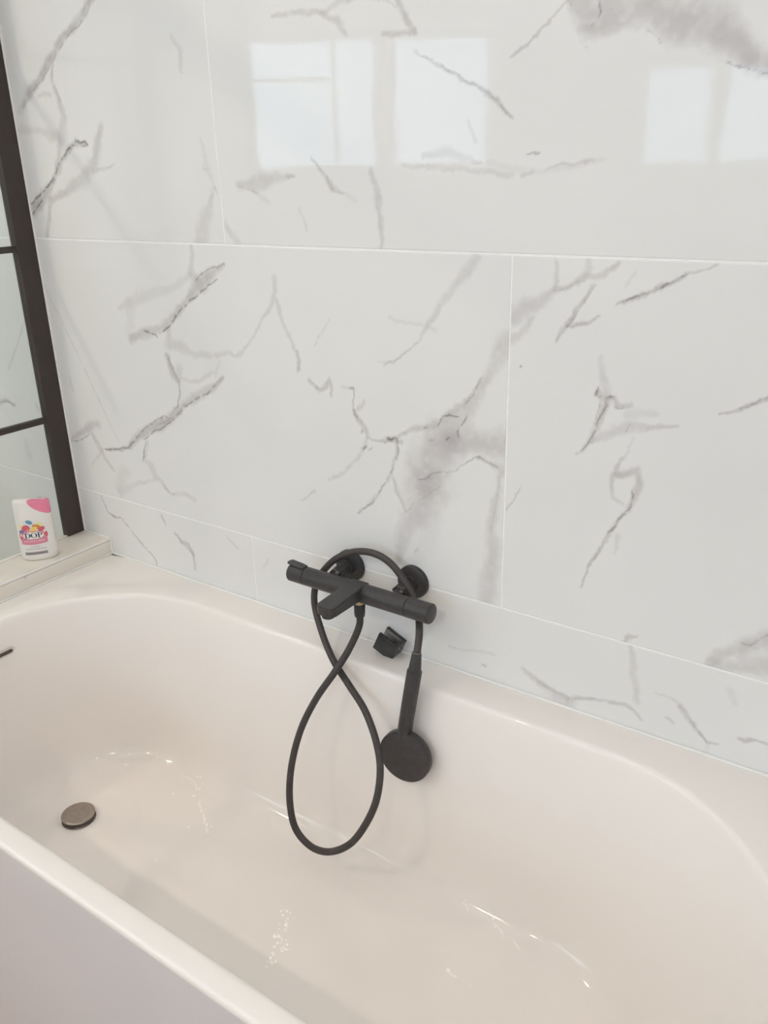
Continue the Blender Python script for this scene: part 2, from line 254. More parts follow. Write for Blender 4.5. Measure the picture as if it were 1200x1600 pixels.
# ------------------------------------------------------------------ marble pattern: strokes of each printed tile (mm)
STROKES = """M L2 0.22 -737,1338,13.2,-736,1318,16.3,-749,1285,24.1,-729,1275,18
M L2 0.38 -653,1303,7.1,-681,1291,24.7,-717,1268,38.8,-750,1242,27.6,-788,1212,23.7,-832,1179,24.5,-868,1163,28.4,-910,1154,25.7,-956,1135,21.1
L L2 0.6 -653,1304,1.4,-671,1298,2.3,-698,1292,1.5,-717,1283,1.5,-735,1271,1.5
L L2 0.8 -674,1275,1.5,-697,1264,2.2,-724,1249,2.7,-741,1238,2,-757,1231,2.5,-774,1216,2.5
L L2 0.85 -784,1213,1.6,-802,1197,3.2,-816,1183,3.2,-843,1163,2.6,-857,1158,3.3
L L2 0.85 -869,1148,1.7,-875,1152,2.4,-896,1155,2.7,-908,1157,3.4
M L2 0.15 -750,1279,18.1,-794,1258,21.8,-822,1247,22.2,-891,1233,33,-937,1215,33.9,-984,1200,10.5
M L2 0.1 -944,1211,34.1,-953,1149,38.5
M L2 0.2 -831,1164,16.4,-836,1136,33.2,-796,1132,35.9,-767,1121,21,-719,1122,15.8,-661,1134,13.7,-643,1129,9.1,-603,1159,8.8,-563,1207,8.5,-540,1233,11,-528,1260,13.6,-527,1283,13.4
M L2 0.22 -526,1242,10.9,-519,1216,11,-506,1186,6.9,-483,1148,8.3,-484,1119,11.2
M L2 0.4 -846,1109,16.9,-836,1078,25.4,-818,1055,15.3,-818,1033,6.8,-833,1001,5.2
L L2 0.35 -845,1104,2.5,-817,1052,2.7,-818,1033,2.7,-833,1001,2.4,-852,985,2.5
M L2 0.2 -813,1087,26.7,-815,1064,13.5,-778,1061,11.6,-763,1064,13.2,-714,1088,9.6
M L2 0.12 -691,1114,7.8,-706,1081,9.5
M L2 0.42 -686,1079,7.9,-719,1056,19.4,-761,1037,28.2,-799,1014,23.9,-835,991,22.7,-858,971,26.7,-894,954,29.1,-938,934,37.4,-983,908,27,-1020,877,11.9,-1069,865,8.1,-1105,861,8.3
L L2 0.6 -838,998,1.7,-859,976,2.1,-880,974,2.5,-911,958,2.9,-949,936,3,-975,915,3.1,-1021,876,3.6,-1044,874,3.2,-1069,865,3.2,-1105,861,3.3
L L2 0.7 -709,1061,1.6,-740,1040,2.6,-775,1023,2.4,-800,1010,2.2,-848,971,2.8,-892,944,2.6,-922,932,3,-956,909,1.9
L L2 0.4 -805,1012,1.7,-838,984,2.1,-870,965,2.2,-901,950,1.8
L L2 0.55 -953,904,1.9,-964,879,3.1,-969,856,3.9
M L2 0.18 -949,901,15.2,-969,856,9.7,-947,852,23.2,-936,822,23.3,-916,813,15.4,-905,798,13.5,-884,788,15.3,-840,798,11.2,-810,790,14.8
L L2 0.3 -935,825,2.5,-915,815,3.1,-905,798,3.1,-892,788,3.1,-879,789,3.8
M L2 0.15 -937,815,11.7,-962,809,11.8,-1027,781,16.4,-1073,759,29.5
M L2 0.14 -1043,813,53.1,-1076,768,42
M L2 0.3 -1249,857,8.8,-1196,887,17,-1154,909,41.5,-1122,921,28.6
M L2 0.28 -1146,889,16.7,-1124,861,25,-1107,831,16.7,-1085,812,10.4
M L2 0.2 -1118,859,10.4,-1146,831,10.6,-1165,813,6.5
L L2 0.5 -1249,857,2.6,-1220,863,3,-1195,871,2.6,-1161,887,2.1
M L2 0.12 -1202,1027,12.3,-1197,990,10.3
M S2 0.16 -1248,1297,22.9,-1248,1258,23.2,-1250,1226,9.8
L L2 0.22 -1247,1243,2.3,-1202,1171,2.3,-1149,1072,2.4,-1101,979,2.4,-1052,888,2.4
M L2 0.15 -443,1167,2.7,-403,1216,2.6
M L2 0.24 -106,1333,18.6,-140,1295,17.1,-170,1258,16.6,-192,1229,9.1,-213,1198,4.7,-233,1180,4.8,-259,1159,4.9,-286,1147,3.7
L L2 0.2 -217,1193,1.2,-233,1179,1.7,-265,1154,1.5
M L2 0.12 -273,1230,6,-232,1223,5.8,-182,1216,6.8
M L2 0.14 -299,1152,3.7,-267,1152,4.9
M L2 0.28 -482,1153,5.5,-482,1136,6.9,-484,1119,5.6
M L2 0.3 -461,1103,8.3,-436,1086,12.4,-424,1092,11,-409,1108,12.1,-407,1075,5.5
L L2 0.25 -441,1088,2.8,-429,1084,2.8
M L2 0.2 -382,1098,5.3,-355,1098,3.9
L L2 0.55 -364,1097,2.6,-355,1098,2.6,-356,1082,1.1,-357,1063,1.9,-355,1048,2.7,-338,1035,2.7
M L2 0.4 -356,1058,8,-352,1046,16.1,-338,1035,16,-328,1021,12,-325,1009,8,-316,1006,5.3,-289,1007,5.3
M L2 0.25 -332,1078,5.2,-346,1059,9.3
L L2 0.6 -339,1022,3.2,-342,1016,2.7
L L2 0.75 -331,992,4.1,-339,985,3
L L2 0.4 -317,991,2.7,-324,987,2.7
M L2 0.22 -325,1009,6.7,-336,987,9.5,-354,962,6.9,-384,934,8.6,-421,909,5.9
M L2 0.28 -460,877,7.6,-477,865,4.6,-497,852,6.2
L L2 0.9 -286,1013,5.2,-276,1013,5.2,-269,1018,3.9
L L2 0.7 -282,1017,2,-271,1010,2
M L2 0.35 -290,1008,13.2,-269,1016,15.6,-260,1012,15.5,-252,1011,10.3
L L2 0.55 -265,1021,1.9,-263,1012,2.1,-260,993,3.1,-268,968,1.8,-282,942,1.6,-300,911,1.4,-320,883,1.7,-355,855,1.4
M L2 0.25 -263,1012,10.4,-263,987,10.5,-275,955,6.7,-300,911,8.3,-324,880,8.5,-355,855,5.8
M L2 0.2 -275,946,4,-265,918,9.4,-254,903,6.7,-246,879,5.4
M L2 0.3 -262,1019,7.7,-240,1034,11.4,-203,1046,14.8,-178,1058,17,-154,1074,21.4,-138,1091,16.3,-119,1104,11.5,-97,1139,6.7
M L2 0.3 -50,1212,46.2,-68,1177,34.5,-91,1132,24.5,-113,1095,32.1,-147,1055,61.9,-174,1010,103.6,-204,953,107.8,-216,904,81.8,-236,862,62.4,-252,816,44.6,-265,777,25.6
M L2 0.2 -169,1026,109.9,-182,965,119.9,-193,927,90.3
M L2 0.34 -138,1031,59.8,-98,1037,49,-71,1038,57.4,-45,1041,67.7
M L2 0.12 -209,936,77.8,-193,890,78.6,-203,838,59.2,-224,788,50
M L2 0.28 -98,1010,9.4,-79,1004,9.4,-56,995,20.9,-45,988,16.2
M L2 0.28 -54,988,11.6,-63,935,17.9,-69,879,29.5,-67,820,42.7,-75,763,38.8,-80,733,34.2
L L2 0.75 -178,1054,1.2,-166,1070,1.9,-154,1075,2.6,-145,1073,1.9,-139,1075,1.2
L L2 0.7 -121,1078,1.6,-133,1059,2.1,-138,1047,2.1,-136,1038,1.2
L L2 0.4 -95,1146,1.3,-106,1121,2,-122,1099,1.6
L L2 0.5 -220,947,2.1,-204,951,2.1,-193,962,2,-169,970,1.5,-141,978,1.7,-121,997,1.7,-106,1007,1.7,-96,1011,2.8,-79,1004,2.3,-67,1000,2.3,-56,994,1.6
L L2 0.5 -204,1044,3.1,-199,1048,2.5
L L2 0.7 -159,1031,2.9,-155,1036,2.9
L L2 0.4 -193,1024,1.9,-185,1025,2.5
L L2 0.5 -193,959,2.5,-197,953,1.9
L L2 0.4 -250,1030,2,-235,1035,1.8
L L2 0.25 -246,878,1.4,-226,902,1.3,-169,944,1.3
L L2 0.2 -70,878,1.2,-61,936,1.4,-56,983,1.4
M L2 0.25 -227,805,6.9,-220,812,5.5
L L2 0.25 -272,944,1.3,-265,918,1.6,-248,883,1.6
M L1 0.5 -936,1778,19.4,-965,1754,25.6,-1003,1733,23.4,-1049,1715,22.6,-1090,1685,18.6,-1130,1654,19.2,-1171,1633,23.1,-1206,1608,16.9
M L1 0.15 -1166,1636,39.4,-1215,1600,30.6
L L1 0.5 -944,1762,1.7,-970,1742,2,-994,1730,2,-1009,1728,1.8,-1047,1707,2.1,-1072,1689,2.2,-1124,1651,1.9,-1166,1634,2
M L1 0.3 -1081,1680,4.6,-1097,1647,12.6,-1083,1619,20.6,-1074,1583,22.4,-1087,1551,32.5,-1103,1524,19.8,-1125,1484,13.5
L L1 0.2 -1081,1682,1.5,-1096,1649,2.2,-1083,1621,2.2,-1067,1592,1.9
M L1 0.25 -1148,1620,11.4,-1129,1624,12.9,-1108,1624,9.6
M L1 0.18 -1267,1548,39,-1228,1561,24.3,-1162,1558,23.5,-1115,1545,33
M L1 0.3 -962,1554,21.3,-981,1524,31.1,-997,1491,31.7,-1044,1460,39.4,-1105,1437,20.5,-1156,1421,17.6
M L1 0.2 -936,1484,6.2,-974,1478,9.5,-1003,1477,12.8
M L1 0.3 -1165,1423,17.6,-1175,1393,16.1,-1199,1344,14.7
M L1 0.42 -1013,1528,12.6,-1051,1527,12.9,-1072,1519,16.3,-1101,1499,16.7,-1131,1471,17.1,-1164,1443,22.7,-1198,1419,35.9,-1244,1394,33.2,-1279,1375,26.4
L L1 0.9 -1012,1525,3.2,-1016,1531,3.2,-1029,1531,2.5,-1047,1534,3.5,-1049,1542,1.6
L L1 0.7 -1016,1523,2.4,-1029,1523,2.2
L L1 0.9 -1051,1527,1.6,-1071,1521,3.3,-1085,1511,2,-1100,1502,2.3,-1118,1487,3,-1134,1469,2.7,-1154,1454,3.5,-1172,1444,3.5,-1200,1430,2.9,-1233,1414,2.9,-1249,1409,2.8
L L1 0.8 -1182,1426,1.8,-1205,1413,2.5,-1228,1397,2.6,-1249,1384,3.7,-1267,1382,3.7
L L1 0.4 -1129,1468,1.7,-1147,1452,2.1
M L1 0.12 -684,1524,6.7,-675,1474,16.2,-659,1438,13.6
M L1 0.24 -668,1432,13.7,-684,1398,30.8,-703,1361,48.7,-710,1338,52.2
L L1 0.25 -683,1473,3.4,-677,1470,2.7
L L1 0.25 -660,1440,2.7,-656,1432,2.7
M L1 0.18 -732,1692,10.3,-713,1670,12.8,-716,1637,10.4
M R1 0.22 -640,1376,16.5,-626,1359,19.3,-612,1342,16.5
M R1 0.3 -494,1698,5.6,-449,1699,10.9,-394,1693,11.6,-362,1679,12.5,-343,1658,10.4
M R1 0.25 -393,1692,8.4,-373,1697,10.4,-335,1707,12.2,-317,1711,12
M R1 0.4 -247,1700,11.5,-232,1670,14.5,-217,1647,12.6
M R1 0.3 -272,1652,11,-254,1649,8.9,-226,1648,8.7
L R1 0.25 -317,1705,1.2,-259,1693,1.4,-232,1671,1.4,-214,1649,1.3
M R1 0.4 -216,1625,3.9,-170,1598,5.7,-122,1574,6.6,-86,1556,8.3,-67,1536,5.5,-53,1524,4.6
L R1 0.4 -204,1618,1.2,-159,1594,1.5,-122,1575,1.5,-86,1556,1.5,-66,1536,1.5,-56,1527,2.8
M R1 0.35 21,1661,3.3,-5,1638,4.2,-29,1620,5.2,-55,1602,5.3
M R1 0.42 23,1673,19.5,56,1635,48.6,88,1639,52.1,130,1636,43,165,1620,54.3,203,1616,51.4,236,1597,43.4,267,1573,35.8,294,1563,31
M R1 0.22 34,1676,32.3,103,1663,46.4,177,1645,44.3,225,1626,36
L R1 0.7 66,1659,1,70,1647,1.4,66,1636,1.8,60,1630,1
L R1 0.4 133,1618,1.1,145,1610,1.1,151,1599,1.1
L R1 0.6 225,1577,0.9,233,1572,1.5,244,1568,1.6,258,1566,1,284,1558,0.9
L R1 0.3 40,1616,0.8,53,1602,0.8
L R1 0.3 21,1661,1.2,28,1655,1.2
M R1 0.24 -595,1442,21,-547,1446,35.7,-509,1454,22.4,-472,1458,7.3
L R1 0.3 -595,1440,1.6,-554,1431,1.8
M R1 0.12 -569,1435,10.4,-531,1414,10.2
M R1 0.32 -425,1481,4.7,-395,1453,10.5,-383,1434,12.8,-363,1428,6.9
L R1 0.3 -423,1480,1.2,-392,1450,1.6,-380,1430,1.6
M R1 0.14 -458,1404,9.9,-447,1370,7.5
M R1 0.12 -369,1430,7,-335,1417,9.1
M R1 0.3 -305,1460,11,-291,1429,13.3,-286,1390,13.5,-286,1338,9.2
M R1 0.3 -482,1457,6.1,-466,1455,7.3
M R1 0.24 -205,1481,10.3,-159,1484,18,-131,1475,15.8,-102,1469,5.8
M R1 0.18 -125,1526,5.8,-119,1511,8.7,-111,1493,5.8
M R1 0.2 -240,1468,6.3,-159,1462,10.1,-93,1456,9.7,-51,1451,7.6
L R1 0.55 -28,1477,1.8,-19,1479,2,-9,1479,2.2
M R1 0.3 -35,1451,5.6,-18,1455,6.5
M R1 0.25 0,1458,2.7,28,1463,3.6,71,1464,2.6
M R1 0.1 -93,1467,9.7,0,1454,12.8,84,1466,6.9
M R2 0.3 -43,1246,37.1,-19,1261,38.3,4,1270,23.8,24,1288,13.6,45,1294,11.4,69,1310,11.2,96,1315,12.8,116,1330,7.2
L R2 0.3 25,1289,1.2,46,1295,1.5,63,1307,1.3
M R2 0.24 25,1328,7.6,30,1303,7.7,25,1288,7.8
M R2 0.2 76,1336,8.3,74,1321,11.1,69,1308,9.3
M R2 0.25 -42,1214,20.9,-29,1219,14.5,-9,1246,10.1
M R2 0.38 85,1300,5.6,70,1276,8.5,57,1256,6.7,49,1242,7.8,38,1229,5.9,32,1217,4
L R2 0.3 83,1295,0.9,68,1272,1.5,48,1239,1.4,33,1219,1.6
M R2 0.38 48,1239,5.9,74,1245,7.7,87,1251,3.8,98,1257,3.7
L R2 0.2 62,1242,1.4,77,1245,1.5
M R2 0.45 121,1277,3.7,142,1285,8.1,173,1298,7,193,1309,6.9,209,1316,4.2,228,1325,3.3,250,1337,2.4
L R2 0.75 125,1279,0.9,145,1287,1.4,164,1294,1.8,179,1301,1.7,193,1309,2.4,203,1313,1.4,216,1319,0.8
M R2 0.12 144,1319,4.4,133,1302,4.5
M R2 0.2 105,1196,13.4,111,1166,17.4,117,1140,13.7
L R2 0.95 103,1154,2,100,1148,2.6,99,1141,3.2,103,1138,2
L R2 0.6 105,1141,1.4,113,1136,1.4,118,1129,1.6
M R2 0.34 104,1147,11.8,115,1132,19.6,110,1106,17.9,100,1080,14.2,88,1056,9.3,75,1043,4.2
L R2 0.7 118,1129,1.4,112,1115,1.6,106,1099,1.6,102,1083,1.4,96,1068,1.6,83,1051,1
L R2 0.35 107,1135,1,104,1109,1,99,1074,1
M R2 0.38 116,1138,7.8,126,1138,13.6,134,1127,9.7,156,1131,6.7
L R2 0.7 122,1141,2.4,125,1140,2.4
L R2 0.5 128,1128,1.6,133,1126,1.6,143,1128,1.2
M R2 0.26 99,1068,6.1,114,1078,14.1,131,1091,19.8,154,1101,23.3,182,1100,8.6,225,1113,3.7
M R2 0.14 150,1116,19.3,169,1120,17.2,193,1125,9.4
M R2 0.16 161,1084,3.9,157,1067,4.9,152,1044,5
L R2 0.35 155,1105,1.2,150,1090,1.2
M R2 0.3 148,1048,8,138,1021,7.1,133,1001,7.2,138,984,7.2,158,977,6.2
M R2 0.4 144,1022,12.2,160,1029,14,172,1034,14.8,177,1013,13,172,992,12.1,166,970,9.2,150,948,8.4,141,928,7.4,129,903,6.5,121,886,5.5,108,858,4.5,98,818,3.4
L R2 0.75 168,1002,1,170,992,2,169,980,2.2,161,964,1.6,150,948,1.7,142,933,2.3,136,923,1.3
L R2 0.25 130,906,1.7,110,860,1.6
M R2 0.14 152,922,12.7,151,891,6.4
M R2 0.45 280,1135,3.5,307,1147,6,323,1157,6.7,340,1168,9.1,363,1186,9.7
L R2 0.5 300,1144,0.9,323,1157,1.5,342,1170,1.7
L R2 0.35 -17,974,1.1,-25,953,1.6,-42,926,1.7
L R2 0.9 -25,1172,2.3,-24,1171,2.3
M R2 0.35 176,741,4.5,187,755,8.9,196,758,6.7
M R2 0.35 309,740,14.6,325,762,24.5,359,791,35.5,399,823,41.6
M R2 0.3 332,748,26.6,376,763,39.5,418,778,57.2
L R2 0.4 355,795,3,363,794,2.4,386,821,1.1
M R3 0.16 -154,625,5.7,-99,632,6.9,-57,640,6.8
L R3 0.4 -81,609,2.8,-73,607,2.2
M R3 0.3 2,628,11.8,37,608,19.5,65,602,12.8,92,600,11.4,132,615,7.4,160,616,8.5,187,624,9.5,204,618,8.2,218,605,5.9
L R3 0.25 30,616,1.3,55,604,1.8,92,600,1.5,137,617,1.5
M R3 0.2 187,747,7.8,197,696,14.8,208,638,14
M R3 0.16 234,664,4.5,261,662,6.7,278,656,8.9
M R3 0.4 278,651,11.1,295,633,7.8,310,619,6.6,324,605,7.7,339,609,3.3
L R3 0.35 283,648,1.6,302,626,1.8,324,605,1.8
M R3 0.3 260,625,4.5,272,618,4.5
M R3 0.4 371,630,7.4,380,628,12.6,395,635,4.2,416,636,5.1
M R3 0.14 346,707,14.5,358,688,10.4
M R3 0.2 -241,611,45.2,-169,689,19.7
L L3 0.5 -1154,733,2.2,-1143,715,2.6,-1134,693,3.1,-1116,686,3.3,-1084,686,2.2,-1064,670,2.6,-1048,655,3,-1001,620,3,-962,592,2.1
L L3 0.7 -1116,686,5.3,-1109,683,4.4
M L3 0.35 -936,725,6,-924,708,10
M L3 0.38 -891,692,8,-875,673,13.9,-852,669,9.8,-837,647,11.8,-838,610,8
M L3 0.22 -724,722,5.5,-693,702,7.2
L L3 0.4 -852,588,5.1,-840,583,5
L L3 0.4 -715,590,4.2,-704,587,4.7
L L3 0.3 -885,690,2,-873,672,3.2,-837,647,2.4
M L3 0.25 -1225,597,11.8,-1204,596,14.1
M R3 0.14 -617,670,7.1,-600,692,8.7
M S2 0.22 -1353,1136,8.4,-1393,1086,8.7,-1451,1016,9.1
M S2 0.4 -1541,917,14.6,-1504,926,19.2,-1479,930,16.6,-1453,924,11.7
L S2 0.4 -1535,918,3.2,-1490,931,3.8,-1464,924,3.1
M S2 0.3 -1359,941,9,-1353,925,9
M S2 0.14 -1438,828,28.8,-1433,790,34"""
strokes = {}
for ln in STROKES.strip().split('\n'):
    k, t, op, pts = ln.split(' ')
    a = np.array([float(x) for x in pts.split(',')]).reshape(-1, 3) / 1000.0
    strokes.setdefault(t, []).append((k, float(op), a))
rng = np.random.RandomState(5)
_lat = rng.rand(64, 64)
def vnoise(x, y):
    xi = np.floor(x).astype(int); yi = np.floor(y).astype(int); fx = x - xi; fy = y - yi
    fx = fx * fx * (3 - 2 * fx); fy = fy * fy * (3 - 2 * fy)
    g = lambda i, j: _lat[i % 64, j % 64]
    return (g(xi, yi) * (1 - fx) + g(xi + 1, yi) * fx) * (1 - fy) + (g(xi, yi + 1) * (1 - fx) + g(xi + 1, yi + 1) * fx) * fy
def fbm(x, y, f):
    return (vnoise(x * f, y * f) + 0.5 * vnoise(x * f * 2.1 + 7, y * f * 2.1 + 3) + 0.25 * vnoise(x * f * 4.3 + 1, y * f * 4.3 + 9)) / 1.75
def paint(X, Z, sts):
    wx = X + (fbm(X, Z, 45) - 0.5) * 0.009 + (fbm(X + 3, Z, 160) - 0.5) * 0.005
    wz = Z + (fbm(X + 5, Z + 2, 45) - 0.5) * 0.009 + (fbm(X, Z + 8, 160) - 0.5) * 0.005
    lx = X + (fbm(X + 11, Z, 70) - 0.5) * 0.006 + (fbm(X + 2, Z + 4, 260) - 0.5) * 0.0025
    lz = Z + (fbm(X, Z + 13, 70) - 0.5) * 0.006 + (fbm(X + 6, Z + 1, 260) - 0.5) * 0.0025
    edge = fbm(X + 1, Z + 6, 38); brk = fbm(X + 9, Z + 9, 90)
    mass = np.zeros_like(X); line = np.zeros_like(X)
    for k, op, P in sts:
        acc = np.zeros_like(X)
        xx, zz = (wx, wz) if k == 'M' else (lx, lz)
        n = len(P) - 1
        for i in range(n):
            a, b = P[i], P[i + 1]; pad = max(a[2], b[2]) * 1.3 + 0.012
            sel = np.where((X > min(a[0], b[0]) - pad) & (X < max(a[0], b[0]) + pad) & (Z > min(a[1], b[1]) - pad) & (Z < max(a[1], b[1]) + pad))
            if len(sel[0]) == 0: continue
            x = xx[sel]; z = zz[sel]; d = b[:2] - a[:2]; L2 = max(d @ d, 1e-9)
            t = np.clip(((x - a[0]) * d[0] + (z - a[1]) * d[1]) / L2, 0, 1)
            dist = np.hypot(x - a[0] - t * d[0], z - a[1] - t * d[1]); w = a[2] + (b[2] - a[2]) * t
            if k == 'M':
                h = w * 0.5 * (0.55 + 0.8 * edge[sel]) + 0.0010
                v = 1 - np.clip((dist - h * 0.15) / (h * 1.05), 0, 1); v = v * v * (3 - 2 * v) * np.clip(0.5 + 0.95 * brk[sel], 0, 1)
            else:
                v = np.exp(-(dist / (w * 0.55 + 0.0003)) ** 2) * np.clip((brk[sel] - 0.22) * 4.0, 0.15, 1)
            acc[sel] = np.maximum(acc[sel], v)
        if k == 'M': mass = 1 - (1 - mass) * (1 - np.clip(acc * op * 1.25, 0, 0.95))
        else: line = np.maximum(line, acc * op * 0.9)
    return mass, line
def random_strokes(x0, x1, z0, z1, seed, n=5):
    r = random.Random(seed); out = []
    for i in range(n):
        x = r.uniform(x0, x1); z = r.uniform(z0, z1); a = r.uniform(0.5, 1.1) + (0 if r.random() < 0.7 else 1.4); P = []
        for k in range(r.randint(5, 9)):
            P.append((x, z, r.uniform(0.006, 0.022))); st = r.uniform(0.03, 0.07); a += r.uniform(-0.5, 0.5)
            x += st * math.cos(a); z += st * math.sin(a)
        P = np.array(P); out.append(('M', r.uniform(0.15, 0.3), P))
        Q = P.copy(); Q[:, 2] = 0.0018; out.append(('L', 0.2, Q))
    return out

def ticks(a, b, fine, step, coarse=0.03):
    """grid lines from a to b: `step` inside the fine interval, coarse outside"""
    out = [a]; x = a
    f0, f1 = max(a, fine[0]), min(b, fine[1])
    def run(p, q, s):
        n = max(1, int(math.ceil((q - p) / s - 1e-6)))
        return [p + (q - p) * (i + 1) / n for i in range(n)]
    if f1 <= f0: return np.array(out + run(a, b, coarse))
    if f0 > a + 1e-6: out += run(a, f0, coarse)
    out += run(f0, f1, step)
    if b > f1 + 1e-6: out += run(f1, b, coarse)
    return np.array(out)
def tile_mesh(x0, x1, z0, z1, sts, fx, fz, step, thick=0.008, g=0.0014, bev=0.0004):
    """a slab whose face is in the plane y=0, x to the right, z up"""
    x0 += g; x1 -= g; z0 += g; z1 -= g
    xs = ticks(x0 + bev, x1 - bev, fx, step); zs = ticks(z0 + bev, z1 - bev, fz, step)
    nx, nz = len(xs), len(zs)
    X, Z = np.meshgrid(xs, zs)
    mass, line = paint(X, Z, sts)
    V = np.stack([X.ravel(), np.zeros(nx * nz), Z.ravel()], 1)
    idx = np.arange(nx * nz).reshape(nz, nx)
    F = np.stack([idx[:-1, :-1].ravel(), idx[:-1, 1:].ravel(), idx[1:, 1:].ravel(), idx[1:, :-1].ravel()], 1)
    loop = np.concatenate([idx[0, :-1], idx[:-1, -1], idx[-1, :0:-1], idx[:0:-1, 0]])
    def pushed(dy, out):
        P = V[loop].copy(); P[:, 1] = dy
        P[:, 0] = np.where(P[:, 0] <= xs[0] + 1e-9, P[:, 0] - out, np.where(P[:, 0] >= xs[-1] - 1e-9, P[:, 0] + out, P[:, 0]))
        P[:, 2] = np.where(P[:, 2] <= zs[0] + 1e-9, P[:, 2] - out, np.where(P[:, 2] >= zs[-1] - 1e-9, P[:, 2] + out, P[:, 2]))
        return P
    n = len(loop); r1 = pushed(bev * 0.6, bev); r2 = pushed(thick, bev)
    i1 = nx * nz + np.arange(n); i2 = i1 + n
    side = lambda a, b: np.stack([a, b, np.roll(b, -1), np.roll(a, -1)], 1)
    allV = np.concatenate([V, r1, r2]); allF = np.concatenate([F, side(loop, i1), side(i1, i2)])
    me = bpy.data.meshes.new('tile')
    me.vertices.add(len(allV)); me.vertices.foreach_set('co', allV.ravel().astype(np.float32))
    me.loops.add(allF.size); me.loops.foreach_set('vertex_index', allF.ravel().astype(np.int32))
    me.polygons.add(len(allF)); me.polygons.foreach_set('loop_start', np.arange(0, allF.size, 4, dtype=np.int32))
    me.update(calc_edges=True)
    for nm, arr in (('vein_mass', mass), ('vein_line', line)):
        at = me.attributes.new(nm, 'FLOAT', 'POINT')
        full = np.concatenate([arr.ravel(), arr.ravel()[loop], arr.ravel()[loop]]).astype(np.float32)
        at.data.foreach_set('value', full)
    me.materials.append(M_TILE)
    return me

# ------------------------------------------------------------------ room shell
RIM = 0.5804
XL, XR = -2.5, 1.75
bm = bmesh.new(); box(bm, (XL, 0.0006, 0), (XR, 0.12, CEIL)); wall_back = struct(obj('wall_back', bm, M_GROUT), 'tall wall of white marble tiles with grey veins behind the bath', 'wall')
bm = bmesh.new(); box(bm, (XL - 0.1, -1.7, 0), (XL, 0.12, CEIL)); struct(obj('wall_left', bm, M_PAINT), 'plain white side wall beyond the shower screen', 'wall')
bm = bmesh.new(); box(bm, (XR, -4.75, 0), (XR + 0.1, 0.12, CEIL)); struct(obj('wall_right', bm, M_PAINT), 'plain white side wall to the right of the bath', 'wall')
LAT0, LAT1 = -0.904, 4.31
bm = bmesh.new()
def wall_piece(a, b, c, d, t0=0.0, t1=0.14, bmx=None, bev=0):
    bmx = bmx if bmx is not None else bm
    Mx = Matrix((WALL_D, WALL_N, Vector((0, 0, 1)))).transposed().to_4x4(); Mx.translation = WALL_P0
    box(bmx, (a, t0, c), (b, t1, d), bev, Mx)
ed = [LAT0 - 0.1, WIN[0][0], WIN[0][1], WIN[1][0], WIN[1][1], WIN[2][0], WIN[2][1], LAT1]
for i in range(7):
    a, b = ed[i], ed[i + 1]
    if i in (1, 3, 5):
        w = WIN[i // 2]; wall_piece(a, b, 0, w[2]); wall_piece(a, b, w[3], CEIL)
    else: wall_piece(a, b, 0, CEIL)
struct(obj('wall_front', bm, M_PAINT), 'slanted white wall with two windows and an added one facing the bath', 'wall')
fl = [(XL, 0.0), (XL, -1.552), (XR, -4.565), (XR, 0.0)]
def slab(z0, z1):
    bm = bmesh.new(); A = [bm.verts.new((*p, z0)) for p in fl]; B = [bm.verts.new((*p, z1)) for p in fl]
    bm.faces.new(A[::-1]); bm.faces.new(B)
    for i in range(4): bm.faces.new((A[i], A[(i + 1) % 4], B[(i + 1) % 4], B[i]))
    return bm
struct(obj('floor', slab(-0.05, 0.0), M_FLOOR), 'warm brown floor in front of the bath', 'floor')
struct(obj('ceiling', slab(CEIL, CEIL + 0.05), M_CEIL), 'plain white ceiling', 'ceiling')

# windows: frames, mullions and panes
def window(name, w, bars, hbars, label):
    a, b, c, d = w; root = struct(empty(name, wp((a + b) / 2, 0.06, c)), label, 'window')
    inv = Matrix.Translation(root.location).inverted()
    def put(nm, parts, material, t0, t1, bev=0.003):
        bmx = bmesh.new()
        for (p, q, r, s) in parts: wall_piece(p, q, r, s, t0, t1, bmx, bev)
        bmx.transform(inv); return obj(nm, bmx, material, root)
    f = 0.028
    put('frame', [(a, a + f, c, d), (b - f, b, c, d), (a + f, b - f, c, c + f), (a + f, b - f, d - f, d)], M_WFRAME, 0.04, 0.09)
    for (p, q) in bars: put('mullion', [(p, q, c + f, d - f)], M_WFRAME, 0.035, 0.095)
    for (p, q, r, s) in hbars: put('glazing_bar', [(p, q, r, s)], M_WFRAME, 0.05, 0.08)
    put('pane', [(a + f, b - f, c + f, d - f)], M_GLASS, 0.064, 0.068, 0.0)
    return root
window('window_1', WIN[0], [(-0.175, -0.158), (0.0, 0.096)], [(-0.517, -0.175, 1.828, 1.842)], 'larger window with a wide central post, left of the two in the front wall')
window('window_2', WIN[1], [(1.475, 1.535)], [], 'smaller two pane window, right of the two in the front wall')
window('fill_window', WIN[2], [(2.77, 2.83)], [], 'large two pane fill window added at the right end of the front wall')  # unseen opening, added to send cool light to the right side
bm = bmesh.new(); wall_piece(1.13, 1.95, 1.215, 1.245, -0.16, -0.001, bm, 0.004)
struct(obj('trim_2', bm, M_WFRAME), 'white sill board under the smaller window', 'sill')

